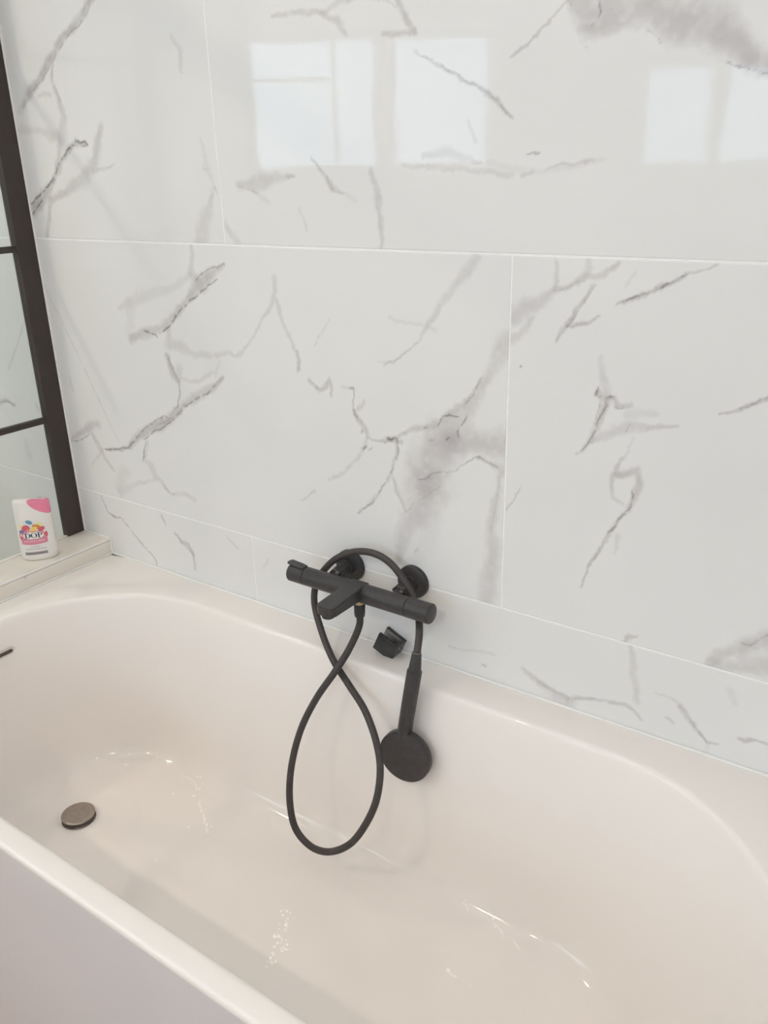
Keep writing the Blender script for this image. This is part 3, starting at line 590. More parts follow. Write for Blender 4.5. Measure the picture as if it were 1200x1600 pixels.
# back wall tiles
FX, FZ = (-1.275, 0.60), (0.60, 1.96)
JX = -0.646
def rows():
    for r, (z0, z1) in enumerate([(0.139, 0.739), (0.739, 1.339), (1.339, 1.939), (1.939, CEIL)]):
        off = JX if r % 2 == 0 else JX + 0.6
        x = off - 2.4
        while x < XR:
            a, b = max(x, XL), min(x + 1.2, XR)
            if b - a > 0.02: yield r, a, b, z0, z1
            x += 1.2
KEY = {(2, -1.846): 'L1', (2, -0.646): 'R1', (1, -1.246): 'L2', (1, -0.046): 'R2', (1, -2.446): 'S2', (0, -1.846): 'L3', (0, -0.646): 'R3'}
for r, a, b, z0, z1 in rows():
    r_ = {0: 0, 1: 1, 2: 2, 3: 3}[r]
    sts = []; key = None
    for (kr, ka), kk in KEY.items():
        if kr == r and abs(ka - a) < 0.01: key = kk
    if key: sts = strokes.get(key, [])
    if key in (None,): sts = random_strokes(a, b, z0, z1, int(1000 * (a + 9) + z0 * 10), 3)
    fine = key in ('L1', 'R1', 'L2', 'R2', 'L3', 'R3')
    fx, fz, st = (FX, FZ, 0.0021) if fine else (FX, FZ, 0.012)
    if key == 'S2': fx, fz, st = (-1.62, -1.2), FZ, 0.0025
    if key == 'L3': fx = (-1.65, 0.6)
    if key == 'L1': fx = (-1.45, 0.6)
    if r == 3: fx = (9, 9)
    o = link('tile', tile_mesh(a, b, z0, z1, sts, fx, fz, st), M_TILE, wall_back)

# ledge at the end of the bath
LX0, LX1, LZ = -1.262, -1.1395, 0.6204
bm = bmesh.new(); box(bm, (LX0, -0.76, 0), (LX1 - 0.010, -0.0015, LZ - 0.010), 0.0)
ledge = struct(obj('trim_1', bm, M_GROUT), 'low marble tiled ledge at the end of the bath', 'ledge')
def ledge_tile(mesh, Mx):
    mesh.materials.clear(); o = link('tile', mesh, M_LEDGE, ledge); mesh.transform(Mx); return o
for (y0, y1, sd) in ((-0.76, -0.0015, 3),):
    w = y1 - y0; tw = LX1 - LX0 - 0.004
    me = tile_mesh(0, w, 0, tw, random_strokes(0, w, -0.02, tw, sd + 8, 2), (0, w), (0, tw), 0.004, 0.0095)
    # face of the slab looks along -y: lay it flat, its x along world -y, its z along world -x
    ledge_tile(me, Matrix(((0, 0, 1, LX0), (1, 0, 0, y0), (0, -1, 0, LZ), (0, 0, 0, 1))))
    me = tile_mesh(0, w, 0, LZ - 0.004 - 0.3, random_strokes(0, w, 0.2, 0.34, sd + 9, 2), (0, w), (0.2, 0.34), 0.004, 0.0095)
    ledge_tile(me, Matrix(((0, -1, 0, LX1), (1, 0, 0, y0), (0, 0, 1, 0.3), (0, 0, 0, 1))))
bm = bmesh.new(); box(bm, (LX1 - 0.0035, -0.76, LZ - 0.0035), (LX1 + 0.0003, -0.0015, LZ + 0.0003), 0.0008)
obj('edge_trim', bm, M_SEAL, ledge)
bm = bmesh.new(); box(bm, (LX0 + 0.002, -0.0045, LZ - 0.002), (LX1, -0.0002, LZ + 0.0025), 0.001); box(bm, (LX1 - 0.001, -0.0045, RIM), (LX1 + 0.0022, -0.0002, LZ), 0.001)
obj('sealant_bead', bm, M_SEAL, ledge)

# ------------------------------------------------------------------ shower screen
SX = -1.251
scr = tag(empty('shower_screen', (SX, 0, LZ)), 'black framed glass shower screen standing on the marble ledge', 'shower screen')
def sbox(nm, a, b, m, bev=0.0015):
    bmx = bmesh.new(); box(bmx, a, b, bev); bmx.transform(Matrix.Translation((-SX, 0, -LZ))); return obj(nm, bmx, m, scr)
STOP, SEND = 2.05, -0.755
sbox('stile', (SX - 0.011, -0.0515, LZ + 0.0005), (SX + 0.011, -0.0012, STOP), M_FRAME)
sbox('stile', (SX - 0.011, SEND, LZ + 0.0005), (SX + 0.011, SEND + 0.03, STOP), M_FRAME)
sbox('top_rail', (SX - 0.011, SEND + 0.03, STOP - 0.03), (SX + 0.011, -0.0515, STOP), M_FRAME)
for z in (0.925, 1.319, 1.713):
    sbox('horizontal_bar', (SX - 0.007, SEND + 0.03, z - 0.007), (SX + 0.007, -0.0515, z + 0.007), M_FRAME)
for y in (-0.302, -0.53):
    zs = [LZ + 0.004, 0.918, 0.932, 1.312, 1.326, 1.706, 1.72, STOP - 0.03]
    for k in range(4): sbox('vertical_bar', (SX - 0.007, y - 0.008, zs[2 * k]), (SX + 0.007, y + 0.008, zs[2 * k + 1]), M_FRAME)
sbox('pane', (SX - 0.003, SEND + 0.02, LZ + 0.001), (SX + 0.003, -0.045, STOP - 0.02), M_SGLASS, 0.0)
sbox('sealant_bead', (SX + 0.0035, SEND + 0.03, LZ + 0.0002), (SX + 0.0075, -0.0515, LZ + 0.0035), M_SEAL, 0.001)
sbox('sealant_bead', (SX + 0.0035, -0.0045, LZ + 0.0025), (SX + 0.0145, -0.0004, STOP), M_SEAL, 0.001)

# ------------------------------------------------------------------ bathtub
BX0, BX1, BY0, BY1 = -1.1375, 0.588, -0.7457, -0.0008
YC, RR, CL, CR = -0.395, 0.3155, -0.750, 0.198
tub = tag(empty('bathtub', ((BX0 + BX1) / 2, -0.37, 0)), 'long white acrylic bathtub with an oval basin against the marble wall', 'bathtub')
def tub_obj(nm, bmx, m, smooth=False, angle=None, parent=None):
    bmx.transform(Matrix.Translation(-tub.location)); return obj(nm, bmx, m, parent or tub, smooth, angle)
def arc_angles(cx, X):
    a0 = math.atan2(BY1 - YC, abs(X - cx)); a1 = math.atan2(BY0 - YC, abs(X - cx))
    n = 44
    base = [math.pi / 2 - math.pi * i / n for i in range(n + 1)]
    for t in (a0, a1):
        j = min(range(len(base)), key=lambda k: abs(base[k] - t)); base[j] = t
    return base
ANG_R = arc_angles(CR, BX1); ANG_L = arc_angles(CL, BX0); NS = 46
def params():
    for i in range(NS): yield ('s', 1, i / NS)                 # back edge, left to right
    for a in ANG_R[:-1]: yield ('a', 1, a)
    for i in range(NS): yield ('s', -1, i / NS)                # front edge, right to left
    for a in ANG_L[:-1]: yield ('a', -1, a)
PARAM = list(params())
def inner(d, shift):
    r = RR - d; cr = CR - shift; out = []
    for k, s, t in PARAM:
        if k == 's': out.append((CL + (cr - CL) * t if s > 0 else cr + (CL - cr) * t, YC + s * r))
        elif s > 0: out.append((cr + r * math.cos(t), YC + r * math.sin(t)))
        else: out.append((CL - r * math.cos(t), YC - r * math.sin(t)))
    return out
def outer(ins):
    out = []; x0, x1, y0, y1 = BX0 + ins, BX1 - ins, BY0 + ins, BY1 - ins
    for k, s, t in PARAM:
        if k == 's': out.append((CL + (CR - CL) * t if s > 0 else CR + (CL - CR) * t, y1 if s > 0 else y0))
        else:
            c, si = (math.cos(t), math.sin(t)) if s > 0 else (-math.cos(t), -math.sin(t))
            cx = CR if s > 0 else CL
            kx = ((x1 - cx) / c if c > 1e-6 else (x0 - cx) / c if c < -1e-6 else 9e9); ky = ((y1 - YC) / si if si > 1e-6 else (y0 - YC) / si if si < -1e-6 else 9e9)
            kk = min(kx, ky); out.append((cx + kk * c, YC + kk * si))
    return out
PROF = [(-0.010, RIM, 0), (-0.006, RIM - 0.0002, 0), (-0.003, RIM - 0.0012, 0), (0, RIM - 0.0035, 0), (0.002, RIM - 0.0075, 0), (0.0035, RIM - 0.013, 0),
        (0.010, 0.52, 0.008), (0.018, 0.44, 0.02), (0.026, 0.36, 0.035), (0.033, 0.29, 0.055), (0.038, 0.245, 0.072), (0.0425, 0.22, 0.083), (0.049, 0.2, 0.094), (0.058, 0.187, 0.102), (0.069, 0.1785, 0.109), (0.082, 0.1735, 0.113), (0.096, 0.171, 0.116)]
FLOORZ = 0.170
DR = Vector((-0.852, -0.394, FLOORZ))
bm = bmesh.new(); rings = []
def addring(pts, z):
    if callable(z): rings.append([bm.verts.new((p[0], p[1], z(p))) for p in pts])
    else: rings.append([bm.verts.new((p[0], p[1], z)) for p in pts])
def fz(p):
    d = math.hypot(p[0] + 0.815, p[1] + 0.386); t = min(1, max(0, (0.104 - d) / 0.012)); t = t * t * (3 - 2 * t)
    return FLOORZ - 0.0028 * t
for ins, z in ((0.0, RIM - 0.010), (0.0, RIM - 0.006), (0.0008, RIM - 0.0030), (0.0025, RIM - 0.0008), (0.006, RIM)): addring(outer(ins), z)
for d, z, s in PROF: addring(inner(d, s), z)
for i in range(1, 27):
    d = 0.096 + (RR - 0.003 - 0.096) * i / 26; addring(inner(d, 0.116 + 0.02 * min(1, i / 6)), fz)
for a, b in zip(rings, rings[1:]):
    n = len(a)
    for i in range(n): bm.faces.new((a[i], a[(i + 1) % n], b[(i + 1) % n], b[i]))
bm.faces.new(rings[-1])
tub_obj('shell', bm, M_BATH, angle=60)
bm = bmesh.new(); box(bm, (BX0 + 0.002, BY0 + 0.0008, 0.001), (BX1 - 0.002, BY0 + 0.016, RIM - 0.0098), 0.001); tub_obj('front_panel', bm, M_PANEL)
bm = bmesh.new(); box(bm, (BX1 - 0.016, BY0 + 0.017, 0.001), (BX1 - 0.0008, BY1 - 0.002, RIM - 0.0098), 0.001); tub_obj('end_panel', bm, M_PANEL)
bm = bmesh.new(); box(bm, (BX0, -0.0048, RIM - 0.001), (BX1, -0.0003, RIM + 0.0034), 0.0016); box(bm, (BX0 - 0.0012, BY0 + 0.004, RIM - 0.001), (BX0 + 0.0028, -0.0052, RIM + 0.003), 0.0012)
tub_obj('sealant_bead', bm, M_SEAL)
# drain cover with its dark shank, and the overflow slot in the end wall
bm = bmesh.new(); lathe(bm, DR + Vector((0, 0, 0.0052)), (0, 0, 1), [(0, 0.0335), (0.001, 0.0345), (0.0045, 0.0355), (0.0056, 0.0350), (0.0062, 0.034), (0.0066, 0.026), (0.0068, 0.012), (0.00685, 0.002)], 56)
cover = tub_obj('drain_cover', bm, M_CHROME, angle=35); cover['label'] = 'round grey steel drain cover'
bm = bmesh.new(); lathe(bm, DR + Vector((0, 0, -0.0020)), (0, 0, 1), [(0, 0.036), (0.0012, 0.0352), (0.0022, 0.033), (0.0085, 0.0325)], 56)
tub_obj('drain_flange', bm, M_DARKM, angle=35)
bm = bmesh.new()
oz = 0.5065; ox = CL - RR + 0.0095 + 0.0012
def capsule(bmx, half, r, y0, y1, n=12, cx=0.0):
    poly = [(half + r * math.sin(math.pi * i / n), r * math.cos(math.pi * i / n)) for i in range(n + 1)] + [(-half - r * math.sin(math.pi * i / n), -r * math.cos(math.pi * i / n)) for i in range(n + 1)]
    prism(bmx, poly, y0, y1)
Rz = Matrix(((0, -1, 0, ox), (1, 0, 0, YC), (0, 0, 1, oz), (0, 0, 0, 1)))
capsule(bm, 0.0405, 0.0085, -0.004, 0.006); bmesh.ops.bevel(bm, geom=[e for e in bm.edges if abs(e.verts[0].co.y + 0.004) < 1e-6 and abs(e.verts[1].co.y + 0.004) < 1e-6], offset=0.002, segments=2, affect='EDGES'); bm.transform(Rz)
ov = tub_obj('overflow_plate', bm, mat('chrome', (0.72, 0.70, 0.68), 0.12, metal=1.0, noise=(40, (0.68, 0.66, 0.64), 0.4, 0.7)), angle=40); ov['label'] = 'slim chrome overflow slot'
bm = bmesh.new(); capsule(bm, 0.0360, 0.0042, -0.0046, -0.0035); bm.transform(Rz); tub_obj('overflow_slot', bm, M_DARKM, parent=ov)

# ------------------------------------------------------------------ bath mixer
AX, AZ = -0.080, 0.735                      # axis of the bar
BARR = 0.0185
mix = tag(empty('bath_mixer', (-0.298, 0, AZ)), 'matt black wall mounted bath mixer bar with flat spout', 'mixer tap')
def mobj(nm, bmx, m, angle=35, parent=None):
    bmx.transform(Matrix.Translation(-mix.location)); return obj(nm, bmx, m, parent or mix, angle=angle)
XA, XB = -0.4640, -0.1405
RX = Matrix(((0, 0, 1), (1, 0, 0), (0, 1, 0)))
bm = bmesh.new(); lathe(bm, (0, AX, AZ), (1, 0, 0), [(-0.4248, BARR - 0.001), (-0.4243, BARR), (-0.1902, BARR), (-0.1897, BARR - 0.001)], 48, R=RX); mobj('body', bm, M_BLACK)
bm = bmesh.new(); lathe(bm, (0, AX, AZ), (1, 0, 0), [(XA, BARR - 0.0025), (XA + 0.0006, BARR - 0.0010), (XA + 0.002, BARR), (-0.4262, BARR), (-0.4256, BARR - 0.0012), (-0.4248, BARR - 0.0012)], 48, R=RX); kn = mobj('knob', bm, M_BLACK)
bm = bmesh.new(); lathe(bm, (0, AX, AZ), (1, 0, 0), [(-0.1897, BARR - 0.0012), (-0.1889, BARR - 0.0012), (-0.1883, BARR + 0.0004), (XB - 0.002, BARR + 0.0004), (XB - 0.0006, BARR - 0.0008), (XB, BARR - 0.0022)], 48, R=RX); kr = mobj('knob', bm, M_BLACK)
# flat lever over the left knob, small stop button on the right one
def lev():
    b2 = bmesh.new(); pts = [(0, -0.009), (0.030, -0.009), (0.037, -0.006), (0.037, 0.006), (0.030, 0.009), (0, 0.009), (-0.004, 0.005), (-0.004, -0.005)]
    A = [b2.verts.new((p[0], p[1], 0)) for p in pts]; B = [b2.verts.new((p[0], p[1], 0.003)) for p in pts]
    b2.faces.new(A[::-1]); b2.faces.new(B)
    for i in range(len(pts)): j = (i + 1) % len(pts); b2.faces.new((A[i], A[j], B[j], B[i]))
    bmesh.ops.bevel(b2, geom=b2.edges[:], offset=0.0008, segments=1, affect='EDGES')
    return b2
b2 = lev(); b2.transform(Matrix.Translation((XA - 0.001, AX, AZ + BARR + 0.0012)) @ Matrix.Rotation(math.radians(5), 4, 'Y')); le = mobj('lever', b2, M_BLACK, parent=kn)
bm = bmesh.new(); box(bm, (XA + 0.012, AX - 0.0075, AZ + BARR - 0.003), (XA + 0.036, AX + 0.0075, AZ + BARR + 0.0015), 0.001); mobj('lever_mount', bm, M_BLACK, parent=kn)
bm = bmesh.new(); lathe(bm, (-0.166, AX - BARR + 0.0008, AZ - 0.004), (0, -1, 0), [(0, 0.004), (0.0012, 0.004), (0.0018, 0.003)], 16); mobj('stop_button', bm, M_BLACK, parent=kr)
# spout: flat paddle that leaves the top of the bar, slightly falling
def spout():
    b2 = bmesh.new(); w0, w1, y0, y1 = 0.0185, 0.0205, -0.069, -0.184
    pts = [(-w0, y0), (w0, y0)]
    r = 0.012
    for i in range(7):
        a = math.pi / 2 * i / 6; pts.append((w1 - r + r * math.cos(a), y1 + r - r * math.sin(a)))
    for i in range(7):
        a = math.pi / 2 * i / 6; pts.append((-w1 + r - r * math.sin(a), y1 + r - r * math.cos(a)))
    def zt(y): t = (y - y0) / (y1 - y0); return 0.7545 - 0.0065 * t
    def zb(y): t = (y - y0) / (y1 - y0); return 0.7270 + 0.0035 * t
    top = [b2.verts.new((-0.3025 + p[0], p[1], zt(p[1]))) for p in pts]; bot = [b2.verts.new((-0.3025 + p[0] * 0.94, p[1] + (0.002 if p[1] < -0.1 else 0), zb(p[1]))) for p in pts]
    b2.faces.new(top); b2.faces.new(bot[::-1]); n = len(pts)
    for i in range(n): j = (i + 1) % n; b2.faces.new((top[i], top[j], bot[j], bot[i]))
    bmesh.ops.recalc_face_normals(b2, faces=b2.faces)
    bmesh.ops.bevel(b2, geom=[e for e in b2.edges if abs(e.verts[0].co.z - zt(e.verts[0].co.y)) < 1e-5 and abs(e.verts[1].co.z - zt(e.verts[1].co.y)) < 1e-5], offset=0.002, segments=3, affect='EDGES')
    return b2
sp = mobj('spout', spout(), M_BLACK, 40)
bm = bmesh.new(); lathe(bm, (-0.3025, -0.1690, 0.7290), (0, 0, -1), [(0, 0.0118), (0.0045, 0.0118), (0.0055, 0.0108)], 28); mobj('aerator', bm, M_BLACK, parent=sp)
for x, fzc in ((-0.3765, 0.7395), (-0.2290, 0.7430)):
    bm = bmesh.new(); lathe(bm, (x, -0.0006, fzc), (0, -1, 0), [(0, 0.0330), (0.006, 0.0330), (0.0085, 0.0318), (0.0100, 0.0290), (0.0115, 0.018)], 48); mobj('wall_flange', bm, M_BLACK)
    bm = bmesh.new(); lathe(bm, (x, -0.010, fzc), (0, -1, 0), [(0, 0.0160), (0.010, 0.0155), (0.0105, 0.0130), (0.026, 0.0125)], 32); mobj('connector', bm, M_BLACK)
    bm = bmesh.new(); lathe(bm, (x, -0.0362, fzc - 0.0015), (0, -1, -0.12), [(0, 0.0150), (0.0012, 0.0162), (0.0145, 0.0162), (0.0158, 0.0150), (0.0162, 0.011), (0.029, 0.011)], 6); mobj('union_nut', bm, M_BLACK, 20)
    bm = bmesh.new(); lathe(bm, (x + 0.0125, -0.063, AZ + 0.0145), (0.2, 0.2, 1), [(0, 0.0032), (0.0035, 0.0030), (0.0042, 0.002)], 12); mobj('screw_plug', bm, M_CHROME)
bm = bmesh.new(); lathe(bm, (-0.2995, AX, AZ - BARR + 0.003), (0, 0, -1), [(0, 0.0102), (0.0065, 0.0102), (0.0068, 0.009), (0.0085, 0.009)], 28); nut = mobj('outlet_thread', bm, M_BRASS); nut['label'] = 'bare brass outlet thread'

# ------------------------------------------------------------------ hose and handset
HOSE = [(-0.2995, -0.080, 0.7125), (-0.2992, -0.0803, 0.699), (-0.2988, -0.0812, 0.684), (-0.2992, -0.083, 0.6669), (-0.3141, -0.1, 0.6168), (-0.3286, -0.128, 0.5771), (-0.3585, -0.15, 0.5209), (-0.3832, -0.175, 0.4521), (-0.3885, -0.205, 0.3778), (-0.3776, -0.228, 0.3131), (-0.3562, -0.24, 0.2692), (-0.3135, -0.248, 0.2544), (-0.2687, -0.25, 0.2654), (-0.2204, -0.245, 0.3038), (-0.1889, -0.235, 0.3571), (-0.1757, -0.215, 0.4072), (-0.1831, -0.19, 0.4581), (-0.2061, -0.168, 0.4907), (-0.251, -0.14, 0.5267), (-0.3038, -0.118, 0.5517), (-0.3565, -0.098, 0.5804), (-0.4011, -0.075, 0.6196), (-0.4346, -0.052, 0.664), (-0.4327, -0.045, 0.7016), (-0.4125, -0.041, 0.7363), (-0.3853, -0.037, 0.765), (-0.34, -0.034, 0.7898), (-0.2949, -0.034, 0.7968), (-0.2582, -0.035, 0.7866), (-0.2289, -0.037, 0.7621), (-0.2076, -0.04, 0.7363), (-0.1799, -0.062, 0.7081), (-0.164, -0.085, 0.6912), (-0.1568, -0.103, 0.6657), (-0.1572, -0.1065, 0.648)]
hose = tag(empty('shower_hose', HOSE[0]), 'long black flexible hose looped over the mixer and hanging in the bath', 'hose')
def hobj(nm, bmx, m, angle=40):
    bmx.transform(Matrix.Translation(-hose.location)); return obj(nm, bmx, m, hose, angle=angle)
bm = bmesh.new(); tube(bm, catmull(HOSE, 9), 0.0068); hobj('tubing', bm, M_RUBBER, 60)
bm = bmesh.new(); lathe(bm, (-0.2995, -0.080, 0.7105), (0.01, -0.05, -1), [(0, 0.0100), (0.001, 0.0108), (0.021, 0.0104), (0.026, 0.0092), (0.0268, 0.0075)], 28); hobj('hose_nut', bm, M_BLACK)
TOP = Vector((-0.1566, -0.1050, 0.6640)); HB = Vector((-0.1583, -0.1100, 0.6305))
bm = bmesh.new(); lathe(bm, TOP, HB - TOP, [(0, 0.0082), (0.001, 0.0088), (0.034, 0.0118), (0.036, 0.0118)], 28); hobj('hose_cone', bm, M_BLACK)
bm = bmesh.new(); lathe(bm, TOP + (TOP - HB) * 0.02, TOP - HB, [(0, 0.0080), (0.0012, 0.0078)], 24); hobj('hose_collar', bm, M_CHROME)

hs = tag(empty('shower_handset', (-0.1700, -0.128, 0.455)), 'matt black round hand shower hanging head down over the bath edge', 'hand shower')
def sobj(nm, bmx, m, angle=35):
    bmx.transform(Matrix.Translation(-hs.location)); return obj(nm, bmx, m, hs, angle=angle)
ax = (Vector((-0.1752, -0.1205, 0.500)) - HB).normalized()
bm = bmesh.new(); lathe(bm, HB + ax * 0.0005, ax, [(0, 0.0115), (0.0006, 0.0132), (0.002, 0.0139), (0.060, 0.0140), (0.118, 0.0138), (0.138, 0.0136), (0.1405, 0.012)], 36); sobj('handle', bm, M_BLACK)
nrm = Vector((0.10, -1.0, 0.05)).normalized(); hc = Vector((-0.1715, -0.1235, 0.4475))
bm = bmesh.new(); lathe(bm, hc - nrm * 0.0100, nrm, [(-0.005, 0.036), (-0.0035, 0.043), (0, 0.0495), (0.004, 0.0520), (0.0165, 0.0520), (0.0185, 0.0512), (0.0192, 0.0497)], 64); sobj('head', bm, M_BLACK)
bm = bmesh.new(); lathe(bm, hc + nrm * 0.0090, nrm, [(0, 0.0494), (0.0006, 0.0492), (0.0009, 0.0476)], 64); fp = sobj('spray_face', bm, M_RUBBER)
bm = bmesh.new()
xa = nrm.orthogonal().normalized(); ya = nrm.cross(xa)
for k, rr in enumerate((0.008, 0.018, 0.028, 0.038)):
    n = 6 * (k + 1) + 2
    for i in range(n):
        a = 2 * math.pi * i / n + k; lathe(bm, hc + nrm * 0.0098 + (xa * math.cos(a) + ya * math.sin(a)) * rr, nrm, [(0, 0.0011), (0.0004, 0.0008)], 6)
nz = sobj('nozzles', bm, M_RUBBER); nz.parent = fp; nz['kind'] = 'stuff'

# ------------------------------------------------------------------ handset holder
hold = tag(empty('handset_holder', (-0.278, 0, 0.60)), 'black angular wall bracket with an open slot below the mixer', 'shower holder')
def oobj(nm, bmx, m):
    bmx.transform(Matrix.Translation(-hold.location)); return obj(nm, bmx, m, hold)
HM = Matrix.Translation((-0.2760, 0, 0.601)) @ Matrix.Rotation(math.radians(24), 4, 'Y')
def hp(nm, poly, y0, y1, m, bev=0.0007):
    b2 = bmesh.new(); prism(b2, poly, y0, y1); bmesh.ops.recalc_face_normals(b2, faces=b2.faces)
    if bev: bmesh.ops.bevel(b2, geom=b2.edges[:], offset=bev, segments=1, affect='EDGES')
    b2.transform(HM); return oobj(nm, b2, m)
hp('front_prong', [(-0.0235, 0.0190), (0.0150, 0.0190), (0.0235, 0.0190), (0.0235, -0.0160), (0.0060, -0.0215), (-0.0235, -0.0215)], -0.0345, -0.0275, M_HOLD)
hp('rear_prong', [(-0.0235, 0.0190), (0.0235, 0.0190), (0.0235, -0.0160), (0.0060, -0.0215), (-0.0235, -0.0215)], -0.0085, -0.0010, M_HOLD)
hp('bridge', [(0.0165, 0.0185), (0.0235, 0.0185), (0.0235, -0.0158), (0.0060, -0.0213), (-0.0100, -0.0213), (-0.0100, -0.0130), (0.0165, -0.0130)], -0.0275, -0.0085, M_HOLD, 0)
hp('slot_lit_face', [(-0.0225, 0.0180), (0.0160, 0.0180), (0.0160, -0.0125), (-0.0225, -0.0125)], -0.0098, -0.0086, M_SLOT, 0)  # lit look of the slot's inner face, painted as a lighter sheet

# ------------------------------------------------------------------ shower gel bottle
BC = Vector((-1.1945, -0.1630, LZ + 0.0003)); BH = 0.151
bot = tag(empty('shower_gel_bottle', BC), 'white shower gel bottle with pink cap corner standing on the marble ledge', 'bottle')
bot.rotation_euler = (0, 0, math.radians(52))
BA, BB, EX = 0.0420, 0.0245, 2.35
def prof(z):
    """half width, half depth at height z"""
    t = z / BH; s = 0.965 + 0.035 * max(0.0, 1 - t)
    a = BA * s; b = BB * (1.0 - 0.42 * max(0, (t - 0.45) / 0.55) ** 1.6)
    if z < 0.010: k = 1 - ((0.010 - z) / 0.010) ** 2 * 0.16; a *= k; b *= k
    if z > BH - 0.007: k = (z - BH + 0.007) / 0.007; a -= 0.0055 * k * k; b -= 0.005 * k * k
    return a, b
def slant(x, z): return z - 0.0020 * (z / BH) ** 6 - 0.0035 * (x / BA) * (z / BH) ** 6
def bottle_pt(u, z, off=0.0):
    a, b = prof(z); c, s = math.cos(u), math.sin(u)
    x = math.copysign(abs(c) ** (2 / EX), c) * (a + off); y = math.copysign(abs(s) ** (2 / EX), s) * (b + off)
    return Vector((x, y, slant(x, z)))
LS = 1.0
def front_pt(x, z, off=0.0004):
    x = CX + (x - CX) * LS; z = 0.062 + (z - 0.062) * LS
    a, b = prof(z); k = max(0.0, 1 - abs(x / a) ** EX) ** (1 / EX)
    return Vector((x, -(b * k + off), slant(x, z)))
bm = bmesh.new(); NZ = [0, 0.002, 0.005, 0.010] + [0.010 + (BH - 0.017) * i / 22 for i in range(1, 23)] + [BH - 0.007 + 0.007 * i / 6 for i in range(1, 7)]
rg = [[bm.verts.new(bottle_pt(2 * math.pi * i / 72, z)) for i in range(72)] for z in NZ]
for a, b in zip(rg, rg[1:]):
    for i in range(72): bm.faces.new((a[i], a[(i + 1) % 72], b[(i + 1) % 72], b[i]))
bm.faces.new(rg[0][::-1]); bm.faces.new(rg[-1])
obj('body', bm, M_BOT, bot, angle=60)
# pink corner of the cap: a shell over the front right top corner
bm = bmesh.new(); cols = []
us = [math.radians(-97 + 165 * (i / 60) ** 1.4) for i in range(61)]
def zlow(u):
    x = bottle_pt(u, BH * 0.85).x; t = min(1, max(0, (x + 0.0068) / 0.0425)) if u < 0 else 1
    return BH - 0.0005 - 0.037 * t ** 0.52 if u < 0 else BH - 0.0375
for u in us:
    zl = zlow(u); cl = [bm.verts.new(bottle_pt(u, zl + (BH - zl) * j / 14, 0.0007)) for j in range(15)]
    top = cl[-1].co; c0 = Vector((0.012, 0.0, top.z + 0.0004)); cl.append(bm.verts.new(top.lerp(c0, 0.5) + Vector((0, 0, 0.0006)))); cols.append(cl)
for a, b in zip(cols, cols[1:]):
    for j in range(15): bm.faces.new((a[j], b[j], b[j + 1], a[j + 1]))
cp = obj('cap', bm, M_PINK, bot, smooth=True); cp['label'] = 'glossy pink cap corner'
def strip_mesh(bmx, left, right, off):
    """quads between two rows of (x, z) label points, wrapped on the bottle front"""
    A = [bmx.verts.new(front_pt(*p, off)) for p in left]; B = [bmx.verts.new(front_pt(*p, off)) for p in right]
    for i in range(len(A) - 1): bmx.faces.new((A[i], A[i + 1], B[i + 1], B[i]))
def disc(cx, cz, rx, rz, rot, off, bmx, n=28):
    c, s = math.cos(rot), math.sin(rot); rings = []
    for k in (0.15, 0.6, 1.0):
        rings.append([bmx.verts.new(front_pt(cx + k * (rx * math.cos(2 * math.pi * i / n) * c - rz * math.sin(2 * math.pi * i / n) * s), cz + k * (rx * math.cos(2 * math.pi * i / n) * s + rz * math.sin(2 * math.pi * i / n) * c), off)) for i in range(n)])
    for a, b in zip(rings, rings[1:]):
        for i in range(n): bmx.faces.new((a[i], b[i], b[(i + 1) % n], a[(i + 1) % n]))
    bmx.faces.new(rings[0])
def patch(nm, fn, m):
    b2 = bmesh.new(); fn(b2); o = obj(nm, b2, m, bot)
    # make sure prints face outwards
    for p in o.data.polygons:
        if p.normal.y > 0: p.flip()
    return o
CX = -0.0045
LS = 1.10
def candy(cx, cz, rx, rz, rot, m, off=0.0005): patch('candy_print', lambda b2: disc(CX + cx, cz, rx, rz, math.radians(rot), off, b2, 18), m)
candy(-0.0225, 0.0865, 0.0045, 0.003, -35, M_PYEL, 0.0004); candy(-0.0215, 0.0755, 0.006, 0.0042, 25, M_VIO, 0.0004); candy(-0.004, 0.0955, 0.0072, 0.0042, -25, M_TEAL, 0.0005)
candy(0.0155, 0.0885, 0.006, 0.005, -30, M_PYEL, 0.0004); candy(-0.0125, 0.0825, 0.0085, 0.0075, 15, M_CORAL, 0.0006); candy(0.009, 0.0845, 0.0085, 0.005, -20, M_ORA, 0.0005)
candy(0.0185, 0.0785, 0.0072, 0.0052, 25, M_CORAL, 0.0006); candy(0.003, 0.0800, 0.0078, 0.0045, 28, M_YEL, 0.0008); candy(-0.009, 0.0785, 0.004, 0.0028, 10, M_BANNER, 0.0008)
candy(-0.0245, 0.0640, 0.003, 0.0075, 0, M_CORAL, 0.0004); candy(0.0262, 0.0650, 0.003, 0.0065, 0, M_CORAL, 0.0004); candy(-0.0235, 0.0665, 0.002, 0.003, 0, M_LWHITE, 0.0006)
def banner(b2):
    xs = [CX - 0.0255 + 0.0525 * i / 24 for i in range(25)]
    strip_mesh(b2, [(x, 0.0600 - 0.0018 * math.cos((x - CX) / 0.026 * 1.5)) for x in xs], [(x, 0.0465 - 0.0022 * math.cos((x - CX) / 0.026 * 1.5)) for x in xs], 0.0004)
patch('banner_print', banner, M_BANNER)
